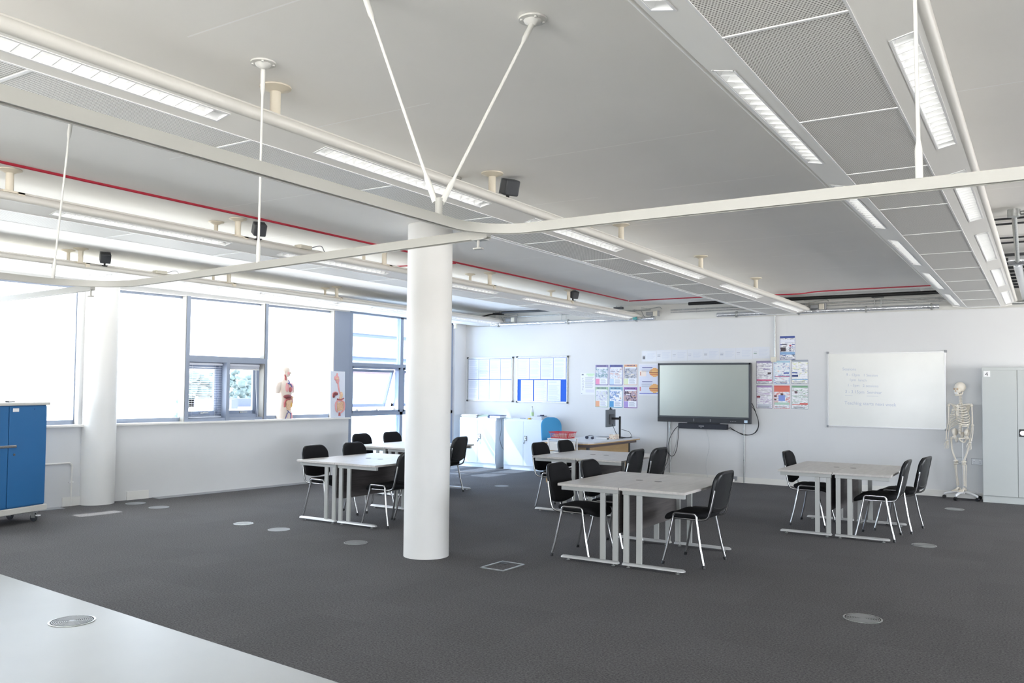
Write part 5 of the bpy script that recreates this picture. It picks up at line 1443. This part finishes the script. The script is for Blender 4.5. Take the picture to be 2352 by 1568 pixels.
# spine
def spx(z):  # forward/back curve
    if z > 1.36: return -.02 + .02 * math.sin((z - 1.36) / .2 * PI)
    if z > 1.05: return -.02 - .055 * math.sin((z - 1.05) / .31 * PI)
    return -.02 + .035 * math.sin((z - .86) / .19 * PI)
q = S(); z = .90
while z < 1.545:
    r_ = .024 if z < 1.1 else (.018 if z < 1.36 else .014)
    x = spx(z)
    q.lathe([(r_ * .85, 0), (r_ * .7, .008), (r_ * .85, .017)], (x, 0, z), 12)
    q.beam((x - .01, 0, z + .008), (x - .045, 0, z - .006), .008, .012); q.beam((x - .02, -.028, z + .008), (x - .02, .028, z + .008), .008, .008)
    z += .0225
q.build('spine', BONE, t)
# ribcage
q = S()
for k in range(12):
    zt = 1.375 - k * .027; ww = .064 + .084 * math.sin(min(1, (k + 1.2) / 7.5) * PI / 2); dd = .055 + .055 * math.sin(min(1, (k + 1) / 7.0) * PI / 2)
    if k > 8: ww -= .006 * (k - 8)
    drop = .06 + .012 * k if k < 8 else .11
    xb = spx(zt) - .01
    for sy in (-1, 1):
        pts = []
        end = 1.0 if k < 7 else (.93 if k < 10 else .55)
        for i in range(13):
            u = i / 12 * end; a = PI * u
            x = xb + dd * (1 - math.cos(a)) - .02 * math.sin(a); y = sy * ww * math.sin(a) ** .75 if 0 < a < PI else sy * (.012 if i == 0 else .014)
            zz = zt - drop * math.sin(a * .62) + (.02 * k * .25 if False else 0) + (max(0, u - .75) * .12 if k > 3 else 0)
            pts.append((x, y, zz))
        q.tube(pts, .0058, 6)
q.build('ribcage', BONE, t)
q = S(); q.beam((.062, 0, 1.325), (.095, 0, 1.17), .032, .010); q.ell((.058, 0, 1.335), (.010, .026, .022), 12, 8); q.beam((.095, 0, 1.17), (.092, 0, 1.14), .012, .006)
q.build('sternum', BONE, t)
for sy in (-1, 1):
    S().tube(bez([(.060, .02 * sy, 1.345), (.075, .07 * sy, 1.352), (.035, .13 * sy, 1.37), (-.0, .172 * sy, 1.368)], 14), .0075, 6).build('collarbone', BONE, t)
    S().add([(-.085, .05 * sy, 1.35), (-.03, .155 * sy, 1.365), (-.095, .075 * sy, 1.20), (-.10, .05 * sy, 1.34), (-.045, .150 * sy, 1.355), (-.107, .075 * sy, 1.20)],
            [(0, 1, 2), (5, 4, 3), (0, 3, 4, 1), (1, 4, 5, 2), (2, 5, 3, 0)]).tube([(-.085, .06 * sy, 1.34), (-.02, .175 * sy, 1.372)], .008, 6).build('shoulder_blade', BONE, t)
    ar = S(); sx, syy = -.01, .178 * sy
    ar.ell((sx, syy, 1.345), (.021, .021, .021), 12, 8); ar.tube([(sx, syy, 1.34), (sx - .004, syy + .004 * sy, 1.2), (sx, syy + .006 * sy, 1.05)], [.012, .0095, .013], 8)
    ar.ell((sx, syy + .006 * sy, 1.045), (.016, .026, .014), 12, 8)
    hx, hz = sx + (.05 if sy < 0 else .07), .80
    ar.tube([(sx + .004, syy + .016 * sy, 1.04), (sx + .03, syy + .026 * sy, .92), (hx, syy + .022 * sy, hz)], [.008, .0065, .009], 6)
    ar.tube([(sx - .004, syy - .006 * sy, 1.05), (sx + .018, syy - .006 * sy, .92), (hx - .006, syy - .002 * sy, hz)], [.009, .006, .006], 6)
    ao = ar.build('arm_bones', BONE, t)
    hd_ = S()
    for j in range(6): hd_.ell((hx - .004 + .012 * (j % 2), syy + (-.008 + .011 * (j // 2)) * 1, hz - .014 - .010 * (j % 2)), (.008, .008, .008), 8, 6)
    for j in range(4):
        oy = (-.020 + .0135 * j); L = (.058, .066, .062, .05)[j]
        a0 = Vector((hx + .002, syy + oy * .7, hz - .028)); a1 = a0 + Vector((.004, oy * .35, -.052)); a2 = a1 + Vector((.008, oy * .25, -L * .5)); a3 = a2 + Vector((.012, oy * .1, -L * .3)); a4 = a3 + Vector((.012, 0, -L * .2))
        hd_.tube([a0, a1], [.0045, .0042], 6); hd_.tube([a1, a2], [.0042, .0036], 6); hd_.tube([a2, a3], [.0036, .0032], 6); hd_.tube([a3, a4], [.0032, .0022], 6)
    b0 = Vector((hx + .006, syy - .018, hz - .02)); b1 = b0 + Vector((.022, -.008, -.03)); b2 = b1 + Vector((.014, -.002, -.028)); b3 = b2 + Vector((.008, 0, -.02))
    hd_.tube([b0, b1], .0045, 6); hd_.tube([b1, b2], .004, 6); hd_.tube([b2, b3], [.0036, .0025], 6)
    hd_.build('hand_bones', BONE, ao)
# pelvis
q = S()
for sy in (-1, 1):
    rr_ = []
    for i in range(9):
        a = R(-35 + i * 21)
        rr_.append([(-.03 + .075 * math.cos(a) - .03, sy * (.075 + .062 * math.sin(R(i * 20))) , .90 + .075 * math.sin(a)), (-.03 + .055 * math.cos(a) - .03, sy * (.060 + .040 * math.sin(R(i * 20))), .885 + .045 * math.sin(a)), (-.03 + .06 * math.cos(a) - .03, sy * (.055 + .036 * math.sin(R(i * 20))), .885 + .05 * math.sin(a))])
    q.rings(rr_)
    q.ell((-.03, sy * .095, .925), (.065, .034, .062), 14, 10); q.ell((-.01, sy * .10, .845), (.032, .030, .030), 12, 8)
    q.tube(bez([(-.0, sy * .09, .84), (.045, sy * .055, .835), (.065, sy * .01, .835)], 8), .012, 8); q.tube(bez([(-.01, sy * .09, .83), (-.01, sy * .06, .775), (.03, sy * .035, .79), (.062, sy * .012, .825)], 10), .011, 8)
q.rings([ring(-.055, 0, .93, .02, .05, 12), ring(-.065, 0, .88, .016, .035, 12), ring(-.06, 0, .83, .008, .012, 12)])
q.build('pelvis', BONE, t, angle=80)
for sy in (-1, 1):
    lg = S(); hx, hy = -.008, sy * .105
    kx, ky, kz = (.018, sy * .062, .455); ax, ay, az = (-.015 if sy > 0 else -.03, sy * .05, .075)
    lg.ell((hx, hy, .845), (.023, .023, .023), 12, 8); lg.tube([(hx, hy, .845), (hx - .005, sy * .145, .82)], .013, 8); lg.ell((hx - .008, sy * .15, .825), (.018, .016, .028), 10, 8)
    lg.tube(bez([(hx - .005, sy * .145, .81), (.016, sy * .118, .64), (kx, ky, kz + .03)], 12), .0135, 10); lg.ell((kx - .004, ky, kz + .018), (.030, .038, .022), 14, 10)
    lg.ell((kx + .035, ky, kz + .018), (.010, .020, .020), 10, 8)
    lg.ell((kx, ky, kz - .018), (.026, .036, .018), 14, 10)
    lg.tube([(kx, ky, kz - .02), ((kx + ax) / 2 + .006, (ky + ay) / 2, .27), (ax, ay, az + .02)], [.015, .0115, .014], 8)
    lg.tube([(kx - .012, ky + .03 * sy, kz - .03), ((kx + ax) / 2 - .008, (ky + ay) / 2 + .024 * sy, .27), (ax - .004, ay + .022 * sy, az)], [.008, .0055, .008], 6)
    lo = lg.build('leg_bones', BONE, t)
    ft = S(); ft.ell((ax - .03, ay, .035), (.034, .019, .022), 12, 8); ft.ell((ax + .012, ay, .052), (.030, .022, .020), 12, 8); ft.ell((ax + .05, ay, .038), (.024, .026, .014), 12, 8)
    for j in range(5):
        oy = -.026 + .013 * j; a0 = Vector((ax + .062, ay + oy * .8, .034)); a1 = Vector((ax + .122, ay + oy * 1.35, .018)); a2 = a1 + Vector((.042 - .004 * (j if sy > 0 else 4 - j), oy * .1, -.006))
        ft.tube([a0, a1], .0055, 6); ft.tube([a1, a2], [.005, .0035], 6)
    ft.build('foot_bones', BONE, lo)
MB().cyl((-.075, 0, .12), (-.075, 0, 1.10), .009, n=10).build('stand_pole', WHITE, t)
MB().lathe([(.05, .09), (.05, .112), (.02, .135)], (-.075, 0, 0), 20).build('stand_hub', WHITE, t)
for k in range(5):
    a = 2 * PI * k / 5 + .05
    c, s_ = math.cos(a), math.sin(a)
    MB().tube(bez([(-.075, 0, .108), (-.075 + .12 * c, .12 * s_, .108), (-.075 + .22 * c, .22 * s_, .085), (-.075 + .26 * c, .26 * s_, .066)], 10), [.022, .022, .021, .02, .02, .019, .018, .018, .017, .016, .016, .015, .015][:len(bez([(0, 0, 0)] * 4, 10))], 10).build('stand_leg', WHITE, t)
    o = MB().cyl((-.075 + .26 * c - .02 * s_, .26 * s_ + .02 * c, .027), (-.075 + .26 * c + .02 * s_, .26 * s_ - .02 * c, .027), .027, n=16).build('castor', BLACK, t)
